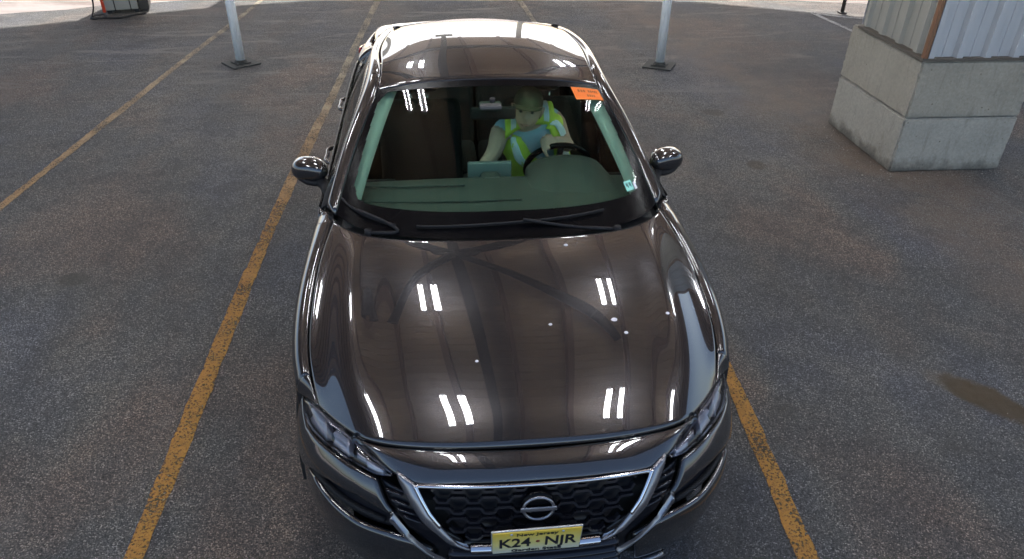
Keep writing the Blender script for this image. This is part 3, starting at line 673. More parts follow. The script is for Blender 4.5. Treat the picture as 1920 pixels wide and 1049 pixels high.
# ---- glasshouse lines
Dl = Spl([1.60, 1.80, 2.02, 2.25, 2.65, 3.05, 3.40, 3.75, 3.95], np.array([(.812, .972), (.748, 1.135), (.686, 1.262), (.645, 1.340), (.634, 1.372), (.614, 1.354), (.600, 1.286), (.648, 1.145), (.695, 1.06)]))
Epts = np.array([(.758, 1.495, .983), (.705, 1.68, 1.105), (.632, 1.90, 1.252), (.566, 2.10, 1.364), (.574, 2.6, 1.402), (.552, 3.0, 1.395), (.508, 3.37, 1.354), (.575, 3.72, 1.21), (.640, 4.02, 1.085)])
Ec = curve(Epts, 90)
Dp = np.array([(.812, 1.60, .972), (.748, 1.80, 1.135), (.686, 2.02, 1.262), (.645, 2.25, 1.340), (.634, 2.65, 1.372), (.614, 3.05, 1.354), (.600, 3.40, 1.286), (.648, 3.75, 1.145), (.710, 4.05, 1.035)]); Dc = curve(Dp, 90)
rail = [Ec+np.array((.003, 0, -.002)), Ec*.62+Dc*.38+np.array((.016, 0, .014)), Ec*.3+Dc*.7+np.array((.014, 0, .008)), Dc]
both('roof_rail', np.swapaxes(net(rail, 9, 90), 0, 1), 'car_paint', car, out=(.6, 0, 1), lip=.02)
# fender-to-pillar corner below the mirror
both('pillar_foot', net([[(.762, 1.468, .968), (.79, 1.52, .968), (.815, 1.585, .966)], [(.80, 1.44, .94), (.83, 1.51, .945), (.848, 1.578, .95)]], 4, 8), 'car_paint', car, out=(1, 0, .6), lip=.015)
# ---- windshield: dark printed border and clear field
wb = np.array([(0, 1.232, .970), (.30, 1.248, .970), (.55, 1.318, .972), (.69, 1.41, .977), (.752, 1.492, .983)])
wt = np.array([(0, 2.130, 1.396), (.20, 2.128, 1.393), (.38, 2.122, 1.385), (.49, 2.113, 1.375), (.560, 2.098, 1.364)])
ew = Spl(np.linspace(0, 1, 40), curve(Epts[:4], 40)); wrows = []
for t in np.linspace(0, 1, 6):
    r_ = []
    for j in range(5):
        p = wb[j]*(1-t)+wt[j]*t; f_ = (np.abs(p[0])/(wb[4][0]*(1-t)+wt[4][0]*t))**2
        p = p+np.array((0, -.003, .007))*math.sin(math.pi*t)*(1-f_); p = p+(ew(t)-np.array((.005, 0, 0))-(wb[4]*(1-t)+wt[4]*t))*f_
        r_.append(p)
    wrows.append(r_)
WS = net(full(wrows), 101, 141)
def wtrim(j): # lower limit of the clear field, rising at the corners
    s_ = abs(j-70)/70.; return 15+int(round(9*max(0, s_-.55)**2/.2))
ws = empty('windshield'); ws.parent = car
n_ws = WS.shape
it = 95
def wcell(i, j):
    jl = 6+int(9*(1-i/100.)); jr = 140-jl
    return jl <= j < jr and wtrim(j+.5) <= i < it and not (i > it-9 and min(j-jl, jr-1-j) < (i-(it-9))*.9) and not (min(j-jl, jr-1-j) < 5 and i < wtrim(j)+5-min(j-jl, jr-1-j))
gb, bb = MB(), MB(); V = WS.reshape(-1, 3).tolist(); gf, bf = [], []
for i in range(100):
    for j in range(140): (gf if wcell(i, j) else bf).append([i*141+j, (i+1)*141+j, (i+1)*141+j+1, i*141+j+1])
gb.add(V, gf, True); o = gb.build('pane', 'windshield_glass', ws)
def prune(o):
    bm = bmesh.new(); bm.from_mesh(o.data); bmesh.ops.delete(bm, geom=[v for v in bm.verts if not v.link_faces], context='VERTS'); bm.to_mesh(o.data); bm.free()
prune(o); bb.add(V, bf, True); o = bb.build('printed_border', 'black_gloss', ws); prune(o)
# cowl trough below the glass
cw = [[(p[0], p[1]+.004, p[2]-.028) for p in row_r], [(p[0]*.995, p[1]+.035, p[2]-.034) for p in row_r], [(p[0]*.99, p[1]+.10, p[2]-.028) for p in row_r]]
panel('cowl', net(full(cw), 8, 80), 'black_plastic', car)
def wsp(s, t):  # point and normal on the windshield; s -1..1, t 0..1
    i = t*100; j = (s+1)*70; i0, j0 = int(min(i, 99)), int(min(j, 139)); a, b = i-i0, j-j0
    p = WS[i0, j0]*(1-a)*(1-b)+WS[i0+1, j0]*a*(1-b)+WS[i0, j0+1]*(1-a)*b+WS[i0+1, j0+1]*a*b
    n_ = np.cross(WS[i0, j0+1]-WS[i0, j0], WS[i0+1, j0]-WS[i0, j0]); n_ /= np.linalg.norm(n_); n_ = n_ if n_[2] > 0 else -n_
    return Vector(p), Vector(n_)
def wiper(pa, pb, pivot, knee):
    wp = empty('wiper'); wp.parent = car
    pts = [wsp(pa[0]*(1-k)+pb[0]*k, pa[1]*(1-k)+pb[1]*k) for k in np.linspace(0, 1, 14)]
    MB().tube([p+n_*(.010) for p, n_ in pts], .004, 6).build('blade', 'rubber', wp)
    MB().tube([p+n_*(.018) for p, n_ in pts], .0055, 6).build('blade_spine', 'black_plastic', wp)
    mid = pts[7][0]+pts[7][1]*.035
    MB().tube(curve([pivot, knee, tuple(mid)], 16), [.010]*5+[.0075]*11, 8).build('arm', 'black_plastic', wp)
    MB().lathe([(.0, .024), (.017, .022), (.019, .0)], 16, 'z', (pivot[0], pivot[1], pivot[2]-.006)).build('pivot_cap', 'black_plastic', wp)
wiper((-.93, .115), (-.42, .045), (-.60, 1.335, .965), (-.47, 1.30, .985))
wiper((-.33, .050), (.42, .095), (.52, 1.285, .965), (.30, 1.285, .990))
# ---- roof, rear glass, deck
rz = Spl([2.13, 2.4, 2.7, 3.0, 3.25, 3.43], [1.3975, 1.428, 1.4445, 1.439, 1.416, 1.385])
rctrl = []
for k, ye in enumerate((2.108, 2.38, 2.68, 2.98, 3.2, 3.36)):
    yc = (2.138, 2.4, 2.7, 3.0, 3.25, 3.44)[k]; je = np.argmin(abs(Ec[:60, 1]-ye)); e = Ec[je]; zc = float(rz(min(yc, 3.43)))
    rctrl.append([(e[0]*f_-.003*f_, yc+(e[1]-yc)*f_**2, zc+(e[2]+.003-zc)*f_**3.4) for f_ in (0, .3, .58, .82, .94, 1.0)])
panel('roof', net(full(rctrl), 50, 70), 'car_paint', car, lip=.012, rnd=.003)
rg_ = []
for t in (0, .33, .67, 1.0):
    e = Ec[np.argmin(abs(Ec[:, 1]-(3.37+t*.64)))] if t else Epts[6]; zc = 1.380-(.262*t)+.03*math.sin(math.pi*t); yc = 3.45+.62*t
    rg_.append([(e[0]*f_*.995, yc+(e[1]-yc)*f_**2, zc+(e[2]-zc)*f_**2) for f_ in (0, .4, .75, 1.0)])
panel('rear_window', net(full(rg_), 20, 40), 'side_glass', car, out=(0, .5, 1), rnd=0)
deck = [[(x_*f_, y+(ye-y)*f_**2, z-.02*f_**2) for f_ in (0, .4, .75, 1.0)] for x_, y, ye, z in ((.70, 4.08, 4.03, 1.108), (.715, 4.25, 4.2, 1.115), (.70, 4.42, 4.36, 1.12), (.66, 4.52, 4.44, 1.118))]
panel('trunk_lid', net(full(deck), 20, 40), 'car_paint', car)
shoulder = [[(x0, y, z0), ((x0+x1)/2+.01, y, (z0+z1)/2+.012), (x1, y, z1)] for x0, x1, y, z0, z1 in ((.66, .832, 3.80, 1.125, 1.0), (.735, .83, 4.03, 1.065, 1.0), (.72, .79, 4.22, 1.088, 1.0), (.70, .745, 4.36, 1.09, 1.005), (.66, .68, 4.46, 1.09, 1.01))]
both('rear_shoulder', net(shoulder, 16, 8), 'car_paint', car, out=(.5, 0, 1))
rearU = curve([(0, 4.62), (.3, 4.605), (.55, 4.555), (.70, 4.47), (.79, 4.36), (.835, 4.26), (.845, 4.205)], 40)
def rear_patch(i0, i1, z0, z1, off, n=10):
    zz = np.linspace(z0, z1, n); dy = np.interp(zz, [.18, .35, .6, .8, 1.0, 1.1], [.06, 0, 0, .04, .06, .09]); c_ = rearU[i0:i1+1]; nrm = np.gradient(c_, axis=0); nrm = np.stack([-nrm[:, 1], nrm[:, 0]], -1); nrm /= np.linalg.norm(nrm, axis=1, keepdims=True); nrm[nrm[:, 1] < -.05] *= -1
    return np.array([[(x-nx*0+abs(nx)*off, y-d_*min(1, 1.3*(1-i/(len(rearU)-1.)))+abs(ny)*off, z) for i, ((x, y), (nx, ny)) in enumerate(zip(c_, nrm), start=i0)] for z, d_ in zip(zz, dy)])
def rear_full(nm, m, *a, **k):
    P_ = rear_patch(*a); panel(nm, np.concatenate([mirx(P_[:, :0:-1]), P_], 1), m, car, out=(0, 1, 0), **k)
rear_full('rear_bumper', 'car_paint', 0, 39, .33, .68, 0); rear_full('rear_valance', 'black_plastic', 0, 39, .2, .325, 0); rear_full('trunk_face', 'car_paint', 0, 22, .69, 1.098, 0)
P_ = rear_patch(22, 39, .69, .80, 0); both('rear_corner', P_, 'car_paint', car, out=(.5, 1, 0)); P_ = rear_patch(18, 39, .805, .99, .006); both('tail_light', P_, 'tail_red', car, out=(.5, 1, 0))
# ---- side windows and pillar trim
def side_glass(nm, ya, yb, m, inset=.0):
    ys = np.linspace(ya, yb, 24); rows = []
    for y in ys:
        xd, zd = Dl(y); zb = float(belt(y))-.012; xb = float(side_x(y, zb))-.012; ts = np.linspace(0, 1, 8)
        rows.append([(xb+(xd-.004-xb)*t+.012*math.sin(math.pi*t)-inset, y, zb+(max(zd, zb+.004)-zb)*t) for t in ts])
    return both(nm, np.array(rows), m, car, out=(1, 0, .4), lip=.006, rnd=0)
side_glass('mirror_sail', 1.602, 1.70, 'black_plastic'); side_glass('side_window', 1.704, 2.60, 'side_glass'); side_glass('pillar_trim', 2.604, 2.70, 'black_gloss'); side_glass('side_window', 2.704, 3.44, 'side_glass'); side_glass('pillar_trim', 3.444, 3.86, 'car_paint')
for s_ in (-1, 1): MB().tube([(s_*(float(side_x(y, belt(y)))-.003), y, float(belt(y))-.008) for y in np.linspace(1.62, 3.8, 40)], .008, 6).build('belt_molding', 'black_gloss', car)
# ---- door mirrors
def mirror(s):
    m_ = empty('door_mirror'); m_.parent = car; bm = bmesh.new(); bmesh.ops.create_uvsphere(bm, u_segments=28, v_segments=18, radius=1)
    for v in bm.verts:
        x, y, z = v.co
        sq = lambda a, p: math.copysign(abs(a)**p, a)
        X_ = .118*sq(x, .72)*(1+.0*z); Y_ = (.062 if y > 0 else .085)*sq(y, .8 if y < 0 else .4); Z_ = .078*sq(z, .75)
        Z_ *= 1.0-.22*(x < 0)*abs(x) - .10*(x > 0)*x; Z_ += -.012*(x > 0)*x
        v.co = Vector((s*(.925+X_*.80), 1.925+Y_*.8+.03*(X_/.118), 1.020+Z_*.72))
    MB().bm(bm, True).build('shell', 'car_paint', m_)
    MB().tube(curve([(s*.80, 1.69, .955), (s*.825, 1.76, .958), (s*.85, 1.85, .962), (s*.90, 1.92, .975)], 12), [.026]*8+[.03, .03, .03, .024], 10).build('arm', 'black_plastic', m_)
    b = MB(); b.tube(curve([(s*.838, 1.875, .975), (s*.88, 1.868, .966), (s*.94, 1.885, .968), (s*.995, 1.94, .985)], 14), [.008]+[.016]*12+[.008], 8); b.build('lower_skirt', 'black_plastic', m_)
    g = MB(); g.lathe([(0, 0), (.060, 0), (.060, .004)], 24, 'y'); g.xf(Matrix.Translation((s*.925, 1.976, 1.018)) @ Matrix.Diagonal((1.2, 1, .72, 1))); g.build('mirror_pane', 'mirror_glass', m_)
mirror(-1); mirror(1)
# ---- wheels
def wheel(x, y):
    w_ = empty('wheel'); w_.parent = car; s = 1 if x > 0 else -1; c_ = (x, y, .318)
    MB().lathe([(.215, -.10), (.285, -.105), (.312, -.085), (.318, -.04), (.318, .04), (.312, .085), (.285, .105), (.215, .10)], 40, 'x', c_).build('tyre', 'rubber', w_)
    b = MB(); b.lathe([(.216, -.10), (.20, -.06), (.20, .06), (.216, .10)], 40, 'x', c_); b.lathe([(0, s*.055), (.05, s*.06), (.055, s*.03), (.0, s*.03)], 20, 'x', c_)
    for k in range(10):
        a = 2*math.pi*k/10; d = Vector((0, math.cos(a), math.sin(a))); o = Vector(c_)
        b.tube([o+d*.04+Vector((s*.045, 0, 0)), o+d*.13+Vector((s*.06, 0, 0)), o+d*.205+Vector((s*.075, 0, 0))], [.018, .014, .016], 6)
    b.build('rim', 'alloy', w_); MB().lathe([(0, 0), (.15, 0), (.15, .02), (0, .02)], 24, 'x', (x-.01, y, .318)).build('brake_disc', 'satin_silver', w_)
for y in AX:
    for s_ in (-1, 1): wheel(s_*.785, y)
# ---- underbody, engine bay and boot floor
b = MB(); b.box((-.655, .25, .19), (.655, 4.42, .26)); b.box((-.655, .34, .261), (.655, 1.24, .66)); b.box((-.62, 3.72, .261), (.62, 4.38, .88)); b.box((-.80, 1.36, .19), (-.656, 3.20, .30)); b.box((.656, 1.36, .19), (.80, 3.20, .30)); b.box((-.40, .12, .24), (.40, .249, .60)); b.box((-.70, 1.241, .261), (.70, 1.32, .90)); b.build('underbody', 'underbody', car)
for s_ in (-1, 1):
    for a in AX:
        arc = [[(s_*x, a+.375*math.cos(t), .318+.375*math.sin(t)) for x in (.656, .875)] for t in np.linspace(-.15, math.pi+.15, 24)]
        MB().grid(arc).build('wheel_arch_liner', 'underbody', car)
# ---- cabin
prof = [(1.36, .955), (1.50, .962), (1.66, .968), (1.80, .966), (1.89, .958), (1.92, .925), (1.88, .86), (1.90, .82), (1.92, .74), (1.90, .62), (1.86, .48)]
dx_ = [-.73, -.6, -.4, -.2, 0, .2, .4, .6, .73]; dn = [[(x, y-.03*(x/.73)**2*0+ (.07*(abs(x)/.73)**3 if y < 1.5 else 0), z-.012*(abs(x)/.73)**2) for x in dx_] for y, z in prof]
panel('dashboard', net(dn, 60, 50), 'dash_pad', car, out=(0, .3, 1), lip=.02)
MB().box((-.70, 1.86, .875), (.14, 1.93, .915), .015).build('dash_fascia', 'dash_grey', car)
b = MB(); X_ = np.linspace(0, math.pi, 24)
rows = [[(.395+rx*math.cos(a)*-1, y, zb+rh*math.sin(a)**.75) for a in X_] for y, rx, zb, rh in ((1.64, .24, .950, .004), (1.72, .235, .950, .028), (1.80, .23, .945, .050), (1.88, .225, .93, .080), (1.97, .215, .915, .105), (2.03, .21, .905, .108), (2.045, .20, .90, .095), (2.0, .18, .885, .06))]
b.grid(np.array(rows)); b.build('instrument_hood', 'dash_pad', car)
sc = MB(); sc.box((-.125, 1.955, .91), (.105, 1.985, 1.010), .008); sc.build('screen_housing', 'screen_edge', car); MB().box((-.118, 1.9855, .918), (.098, 1.989, 1.004), .001).build('display', 'screen_glass', car)
b = MB(); b.box((-.06, 1.86, .93), (.04, 1.954, .968), .02); b.build('screen_mount', 'dash_pad', car)
MB().box((-.13, 1.90, .30), (.13, 2.75, .60), .03).build('centre_console', 'dash_grey', car)
MB().box((-.52, 1.452, .955), (.52, 1.475, .968), .004).build('defroster_slot', 'black_plastic', car)
for x0, x1 in ((-.66, -.50), (.615, .70)):
    vt_ = empty('air_vent'); vt_.parent = car; MB().box((x0, 1.905, .895), (x1, 1.935, .95), .01).build('vent_frame', 'black_plastic', vt_)
    for k in range(3): MB().box((x0+.01, 1.9355, .905+.014*k), (x1-.01, 1.942, .910+.014*k)).build('vent_slat', 'satin_silver', vt_)
MB().tube(curve([(-.70, 1.80, .972), (-.45, 1.775, .975), (-.15, 1.77, .976)], 20), .005, 6).build('dash_seam', 'dash_grey', car)
MB().tube(curve([(-.70, 1.64, .970), (-.3, 1.60, .973), (.12, 1.60, .973)], 20), .004, 6).build('dash_seam', 'dash_grey', car)
# steering wheel
SW = Matrix.Translation((.41, 2.30, .82)) @ Matrix.Rotation(R(-64), 4, 'X')
st = empty('steering_wheel'); st.parent = car
MB().tube([(.185*math.cos(a), .185*math.sin(a), 0) for a in np.linspace(0, 2*math.pi, 49)], .0165, 10, cap=False).xf(SW).build('rim', 'black_gloss', st)
b = MB(); b.lathe([(0, .02), (.06, .018), (.075, 0), (.07, -.04), (0, -.05)], 24); b.tube([(-.18, .0, 0), (-.05, 0, 0)], .018, 8); b.tube([(.18, .0, 0), (.05, 0, 0)], .018, 8); b.tube([(0, -.18, 0), (0, -.05, 0)], .018, 8); b.xf(SW).build('hub', 'black_plastic', st)
MB().tube([(.40, 1.95, .68), (.41, 2.26, .80)], .035, 12).build('steering_column', 'black_plastic', car)
# pillars' inner trim, rear-view mirror, seats
for s_ in (-1, 1):
    A = Spl(np.linspace(0, 1, 4), Epts[:4]); q = [A(t) for t in np.linspace(.0, 1, 20)]
    P_ = np.array([[(s_*(p[0]-.012-d), p[1]+.03+e, p[2]-.022-g) for d, e, g in ((.0, 0, 0), (.045, .004, .0), (.082, .022, .006), (.06, .08, .02))] for p in q]); MB().grid(P_).build('pillar_inner_trim', 'trim_grey', car)
b = MB(); b.box((-.115, -.012, -.032), (.115, .018, .032), .012); b.xf(Matrix.Translation((.012, 2.00, 1.262)) @ Matrix.Rotation(R(-8), 4, 'X')); b.build('rear_view_mirror', 'black_plastic', car)
MB().tube([(.01, 1.995, 1.285), (.005, 1.985, 1.345)], .014, 8).build('mirror_stem', 'black_plastic', car); MB().box((-.06, 1.93, 1.30), (.05, 2.01, 1.325), .01).build('sensor_cover', 'dash_grey', car)
def seat(x, y, wide=.50):
    s_ = empty('seat'); s_.parent = car
    MB().box((x-wide/2, y-.50, .40), (x+wide/2, y+.05, .56), .05).build('cushion', 'seat_cloth', s_)
    b = MB(); b.box((-wide/2, -.06, 0), (wide/2, .06, .60), .05); b.xf(Matrix.Translation((x, y+.03, .50)) @ Matrix.Rotation(R(-20), 4, 'X')); b.build('backrest', 'seat_cloth', s_)
    b = MB(); b.box((-.12, -.05, 0), (.12, .05, .17), .04); b.xf(Matrix.Translation((x, y+.245, 1.10)) @ Matrix.Rotation(R(-12), 4, 'X')); b.build('headrest', 'seat_cloth', s_)
    MB().tube([(x-.05, y+.22, 1.03), (x-.05, y+.25, 1.12)], .006, 6).build('headrest_post', 'chrome', s_); MB().tube([(x+.05, y+.22, 1.03), (x+.05, y+.25, 1.12)], .006, 6).build('headrest_post', 'chrome', s_)
seat(.375, 2.58); seat(-.375, 2.58); seat(-.31, 3.38, .60); seat(.31, 3.38, .60)
MB().box((-.60, 3.62, .86), (.60, 3.98, .90)).build('parcel_shelf', 'carpet', car)
# ---- stickers on the windshield
def on_glass(nm, s0, s1, t0, t1, m, lift, parent=ws, n=6):
    P_ = np.array([[tuple(wsp(s, t)[0]+wsp(s, t)[1]*lift) for s in np.linspace(s0, s1, n)] for t in np.linspace(t0, t1, n)]); return MB().grid(P_).build(nm, m, parent)
stk = on_glass('paper_sticker', .545, .94, .845, .945, 'sticker_orange', .0035); stk['label'] = 'orange paper sticker with dark print at top corner of the windshield'
rk = random.Random(4)
def marks(s0, s1, t0, t1, m, k, parent):
    b = MB(); wd = (s1-s0)/k
    for i in range(k):
        if rk.random() < .12: continue
        a = s0+i*wd; tt = t0+(t1-t0)*rk.choice([0, 0, .3]); P_ = np.array([[tuple(wsp(s, t)[0]+wsp(s, t)[1]*.0045) for s in (a, a+wd*.62)] for t in (tt, t1)]); b.grid(P_, smooth=False)
    b.build('print', m, parent)
marks(.60, .90, .905, .925, 'ink_faint', 9, ws); marks(.69, .82, .868, .886, 'ink_faint', 4, ws)
tg = on_glass('registration_tag', .63, .715, .170, .235, 'tag_teal', .0035); marks(.645, .70, .19, .22, 'ink', 5, ws); tg['label'] = 'small teal registration tag in lower corner of the windshield'
on_glass('inspection_tag', .728, .765, .165, .215, 'tag_white', .0035)
# ---- small pale discs set on the hood
for (x, y, r_) in ((.255, 1.127, .010), (.38, .658, .011), (.12, .631, .007), (-.166, .488, .007), (.397, .594, .009), (.597, .697, .009)):
    q = HOOD.reshape(-1, 3)[np.argmin(((HOOD.reshape(-1, 3)[:, :2]-(x, y))**2).sum(-1))]; b = MB(); rr_ = random.Random(int(x*1000))
    b.lathe([(0, .002), (r_*.7, .0018), (r_*(.9+rr_.random()*.3), .0)], 12, 'z', tuple(q+np.array((0, 0, .0004)))); b.build('pale_spot', 'tag_white', car)


# ------------------------------------------------------------------ the driver, leaning forward with one hand on the wheel
man = empty('person', (.37, 2.5, .56), 0, label='driver in yellow safety vest and khaki cap gripping the steering wheel', category='person')
def pt(o): o.parent = man; o.matrix_parent_inverse = Matrix.Translation((-.37, -2.5, -.56)); return o
SP = Spl([0, 1, 2, 3, 4, 5], np.array([(.375, 2.53, .56), (.36, 2.53, .68), (.315, 2.49, .86), (.27, 2.44, .98), (.245, 2.405, 1.055), (.238, 2.37, 1.095)]))
HW = Spl([0, 1, 2, 3, 4, 5], np.array([(.175, .125), (.160, .118), (.165, .120), (.168, .108), (.120, .085), (.068, .062)]))
rgt = Vector((.93, .36, 0)).normalized()
def torso(k, a, inf=0):
    c_ = Vector(SP(k)); up = Vector(SP(min(k+.1, 5))-SP(max(k-.1, 0))).normalized(); r_ = (rgt-up*rgt.dot(up)).normalized(); fr = up.cross(r_)*-1
    if fr.y > 0: fr = -fr
    w_, d_ = HW(k); sa, ca = math.sin(a), math.cos(a); sq = lambda q: math.copysign(abs(q)**.85, q)
    return c_+r_*(w_+inf)*sq(sa)+fr*(d_+inf)*sq(ca)     # a = 0 is the front of the chest
def tube_t(b, pts, rr): b.tube(curve(pts, 14), list(np.interp(np.linspace(0, 1, 14), np.linspace(0, 1, len(rr)), rr)), 12)
def skin_mesh(name, b, m, vox=.006, parent=None):
    o = b.build(name, m); r_ = o.modifiers.new('skin', 'REMESH'); r_.mode = 'VOXEL'; r_.voxel_size = vox; r_.use_smooth_shade = True
    s_ = o.modifiers.new('soft', 'SMOOTH'); s_.factor = .5; s_.iterations = 4; return pt(o)
def torso_grid(inf, k0=0, k1=5, n=26, m_=40, a0=0, a1=2*math.pi):
    return np.array([[tuple(torso(k, a, inf)) for a in np.linspace(a0, a1, m_)] for k in np.linspace(k0, k1, n)])
def closed_torso(b, inf, k0, k1):
    G = torso_grid(inf, k0, k1); b.grid(G); b.add([tuple(p) for p in G[0][:-1]], [list(range(39))]); b.add([tuple(p) for p in G[-1][:-1]], [list(range(39))])
SHL, SHR = (.100, 2.365, 1.030), (.392, 2.480, 1.045)
armL = [SHL, (.05, 2.31, .94), (-.03, 2.25, .84), (-.05, 2.19, .78), (-.065, 2.12, .72)]
armR = [SHR, (.445, 2.43, .97), (.470, 2.375, .925), (.455, 2.32, .955), (.375, 2.265, .995)]
b = MB(); closed_torso(b, 0, 0, 5)
tube_t(b, [(.238, 2.38, 1.08), (.228, 2.31, 1.13), (.218, 2.255, 1.17)], [.058, .052, .055])
for arm in (armL, armR): tube_t(b, [(arm[0][0]*.75+.06, arm[0][1]+.01, arm[0][2]-.01)]+arm, [.058, .056, .047, .039, .040, .034, .025])
# legs bent under the dash
for s_ in (-1, 1):
    tube_t(b, [(.37+s_*.09, 2.52, .58), (.37+s_*.13, 2.28, .64), (.37+s_*.15, 2.05, .66)], [.09, .08, .06]); tube_t(b, [(.37+s_*.15, 2.05, .66), (.37+s_*.13, 1.92, .50), (.37+s_*.11, 1.80, .36)], [.06, .052, .04])
# hand closed on the rim: palm behind it, four fingers over it, thumb below
def hand(b, wrist, fwd, across, down, curl):
    W0 = Vector(wrist); f_, a_, d_ = Vector(fwd).normalized(), Vector(across).normalized(), Vector(down).normalized()
    for k in range(4):
        off = a_*(.030-.020*k); b.tube([W0, W0+f_*.04+off*.8, W0+f_*.082+off], [.020, .017, .014], 8)
        L = (.030, .034, .032, .025)[k]; kn = W0+f_*.085+off
        p1 = kn+f_*L*.8*math.cos(curl)+d_*L*math.sin(curl*.6); p2 = p1+f_*L*.45*math.cos(curl*2)+d_*L*.85*math.sin(curl); p3 = p2-f_*L*.45+d_*L*.35
        b.tube([kn, p1, p2, p3], [.0105, .0095, .009, .0075], 8)
    th_ = W0+f_*.02+a_*.026; b.tube([th_, th_+f_*.025+a_*.022+d_*.006, th_+f_*.05+a_*.024+d_*.022, th_+f_*.06+a_*.010+d_*.034], [.015, .0125, .0105, .009], 8)
hand(b, (.385, 2.268, .992), (-.80, -.50, .05), (-.25, .55, .75), (.1, -.35, -.93), 1.15)
hand(b, (-.063, 2.13, .728), (-.1, -.75, -.6), (.95, -.1, 0), (0, .5, -.85), .7)
# head with face
HM = Matrix.Translation((.214, 2.205, 1.205)) @ Matrix.Rotation(R(-12), 4, 'Z') @ Matrix.Rotation(R(-6), 4, 'X') @ Matrix.Rotation(R(5), 4, 'Y')
bm = bmesh.new(); bmesh.ops.create_uvsphere(bm, u_segments=48, v_segments=36, radius=1)
for v in bm.verts:
    x, y, z = v.co; w_ = .074*(1-.22*max(0, -z)**1.5); v.co = Vector((x*w_, y*(.096 if y > 0 else .092)+(-.012 if z < 0 else 0)*(-z if z < 0 else 0), z*.112))
    X_, Y_, Z_ = v.co
    g = lambda cx, cz, sx, sz: math.exp(-((X_-cx)/sx)**2-((Z_-cz)/sz)**2)
    if Y_ < 0:
        v.co.y += -.024*g(0, -.018, .011, .022)-.010*g(0, -.030, .018, .012) + .010*g(.03, .006, .016, .011)+.010*g(-.03, .006, .016, .011)-.008*g(0, .030, .05, .010)-.007*g(0, -.058, .026, .007)+.004*g(0, -.066, .022, .003)-.006*g(0, -.070, .022, .006)-.010*g(0, -.098, .028, .016)
hb = MB(); hb.bm(bm, True); hb.xf(HM); b.add(hb.v, hb.f, True)
for s_ in (-1, 1):
    e = MB(); e.tube([(s_*.070, .005, -.035), (s_*.080, .012, -.01), (s_*.084, .016, .015), (s_*.074, .008, .022), (s_*.070, 0, -.01)], [.008, .009, .010, .008, .007], 8); e.xf(HM); b.add(e.v, e.f, True)
body = skin_mesh('body', b, 'skin', .0042); body.modifiers['soft'].iterations = 2
for s_ in (-1, 1):
    e = MB(); e.lathe([(0, -.010), (.006, -.008), (.0095, 0), (.006, .008), (0, .01)], 12, 'y', (s_*.030, -.077, .005)); e.xf(HM); pt(e.build('eye', 'eye'))
    e = MB(); e.tube([(s_*.046, -.078, .022), (s_*.03, -.090, .028), (s_*.014, -.093, .024)], [.003, .005, .004], 6); e.xf(HM); pt(e.build('eyebrow', 'hair'))
e = MB(); e.tube([(-.024, -.082, -.064), (-.01, -.098, -.062), (0, -.099, -.064), (.01, -.098, -.062), (.024, -.082, -.064)], [.003, .006, .0055, .006, .003], 8); e.xf(HM); pt(e.build('mouth', 'lip_skin'))
h = MB(); h.grid(np.array([[(.0765*math.sin(a)*math.cos(p), .100*math.cos(a)*math.cos(p)+.002, .115*math.sin(p)) for a in np.linspace(-1.75, 1.75, 30)] for p in np.linspace(-.45, .75, 14)])); h.xf(HM); pt(h.build('hair', 'hair'))
# cap
cp_ = empty('cap'); pt(cp_)
c1 = MB(); c1.grid(np.array([[(.079*math.cos(a)*math.cos(p)**.7, .101*math.sin(a)*math.cos(p)**.7, .032+.086*math.sin(p)) for a in np.linspace(0, 2*math.pi, 41)] for p in np.linspace(0, math.pi/2, 14)])); c1.xf(HM)
o = c1.build('crown', 'cap_khaki', cp_)
pk = []
for t in np.linspace(0, 1, 8): pk.append([(.083*math.sin(a)*(1-.12*t), -.104*math.cos(a)*(1+.0*t)-.050*t*math.cos(a)**.6, .038-.010*t-.012*math.sin(a)**2) for a in np.linspace(-1.25, 1.25, 24)])
c2 = MB(); c2.grid(np.array(pk)); c2.xf(HM); o2 = c2.build('brim', 'cap_khaki', cp_); md = o2.modifiers.new('thickness', 'SOLIDIFY'); md.thickness = .004
# blue shirt, jeans
b = MB(); closed_torso(b, .009, .2, 4.55)
for arm in (armL, armR):
    A_ = [Vector(q) for q in arm]; tube_t(b, [(arm[0][0]*.75+.06, arm[0][1]+.01, arm[0][2]-.005), arm[0], tuple(A_[0]*.75+A_[1]*.25)], [.064, .061, .056])
skin_mesh('shirt', b, 'shirt_blue', .008)
b = MB(); closed_torso(b, .012, -.0, 1.0)
for s_ in (-1, 1):
    tube_t(b, [(.37+s_*.09, 2.52, .58), (.37+s_*.13, 2.28, .64), (.37+s_*.15, 2.05, .665)], [.10, .09, .07]); tube_t(b, [(.37+s_*.15, 2.05, .665), (.37+s_*.13, 1.92, .50), (.37+s_*.11, 1.80, .36)], [.07, .06, .055])
skin_mesh('trousers', b, 'jeans', .009)
# open vest: two fronts, a back and shoulder caps, with bright tape
vs = empty('safety_vest'); pt(vs)
def vest(nm, a0, a1, k0, k1, inf, m, n=24, m_=16):
    def ang(k, t): lo = a0(k) if callable(a0) else a0; hi = a1(k) if callable(a1) else a1; return lo+(hi-lo)*t
    G = np.array([[tuple(torso(k, ang(k, t), inf+.004*math.sin(k*5+t*7))) for t in np.linspace(0, 1, m_)] for k in np.linspace(k0, k1, n)])
    o = MB().grid(G).build(nm, m, vs); md = o.modifiers.new('thickness', 'SOLIDIFY'); md.thickness = .003; return o
open_ = lambda k: .16+.17*max(0, k-2.0)
vest('front_panel', open_, math.pi*.62, .5, 4.42, .028, 'vest_yellow'); vest('front_panel', lambda k: -open_(k), -math.pi*.62, .5, 4.42, .028, 'vest_yellow'); vest('back_panel', math.pi*.62, math.pi*1.38, .5, 4.45, .028, 'vest_yellow')
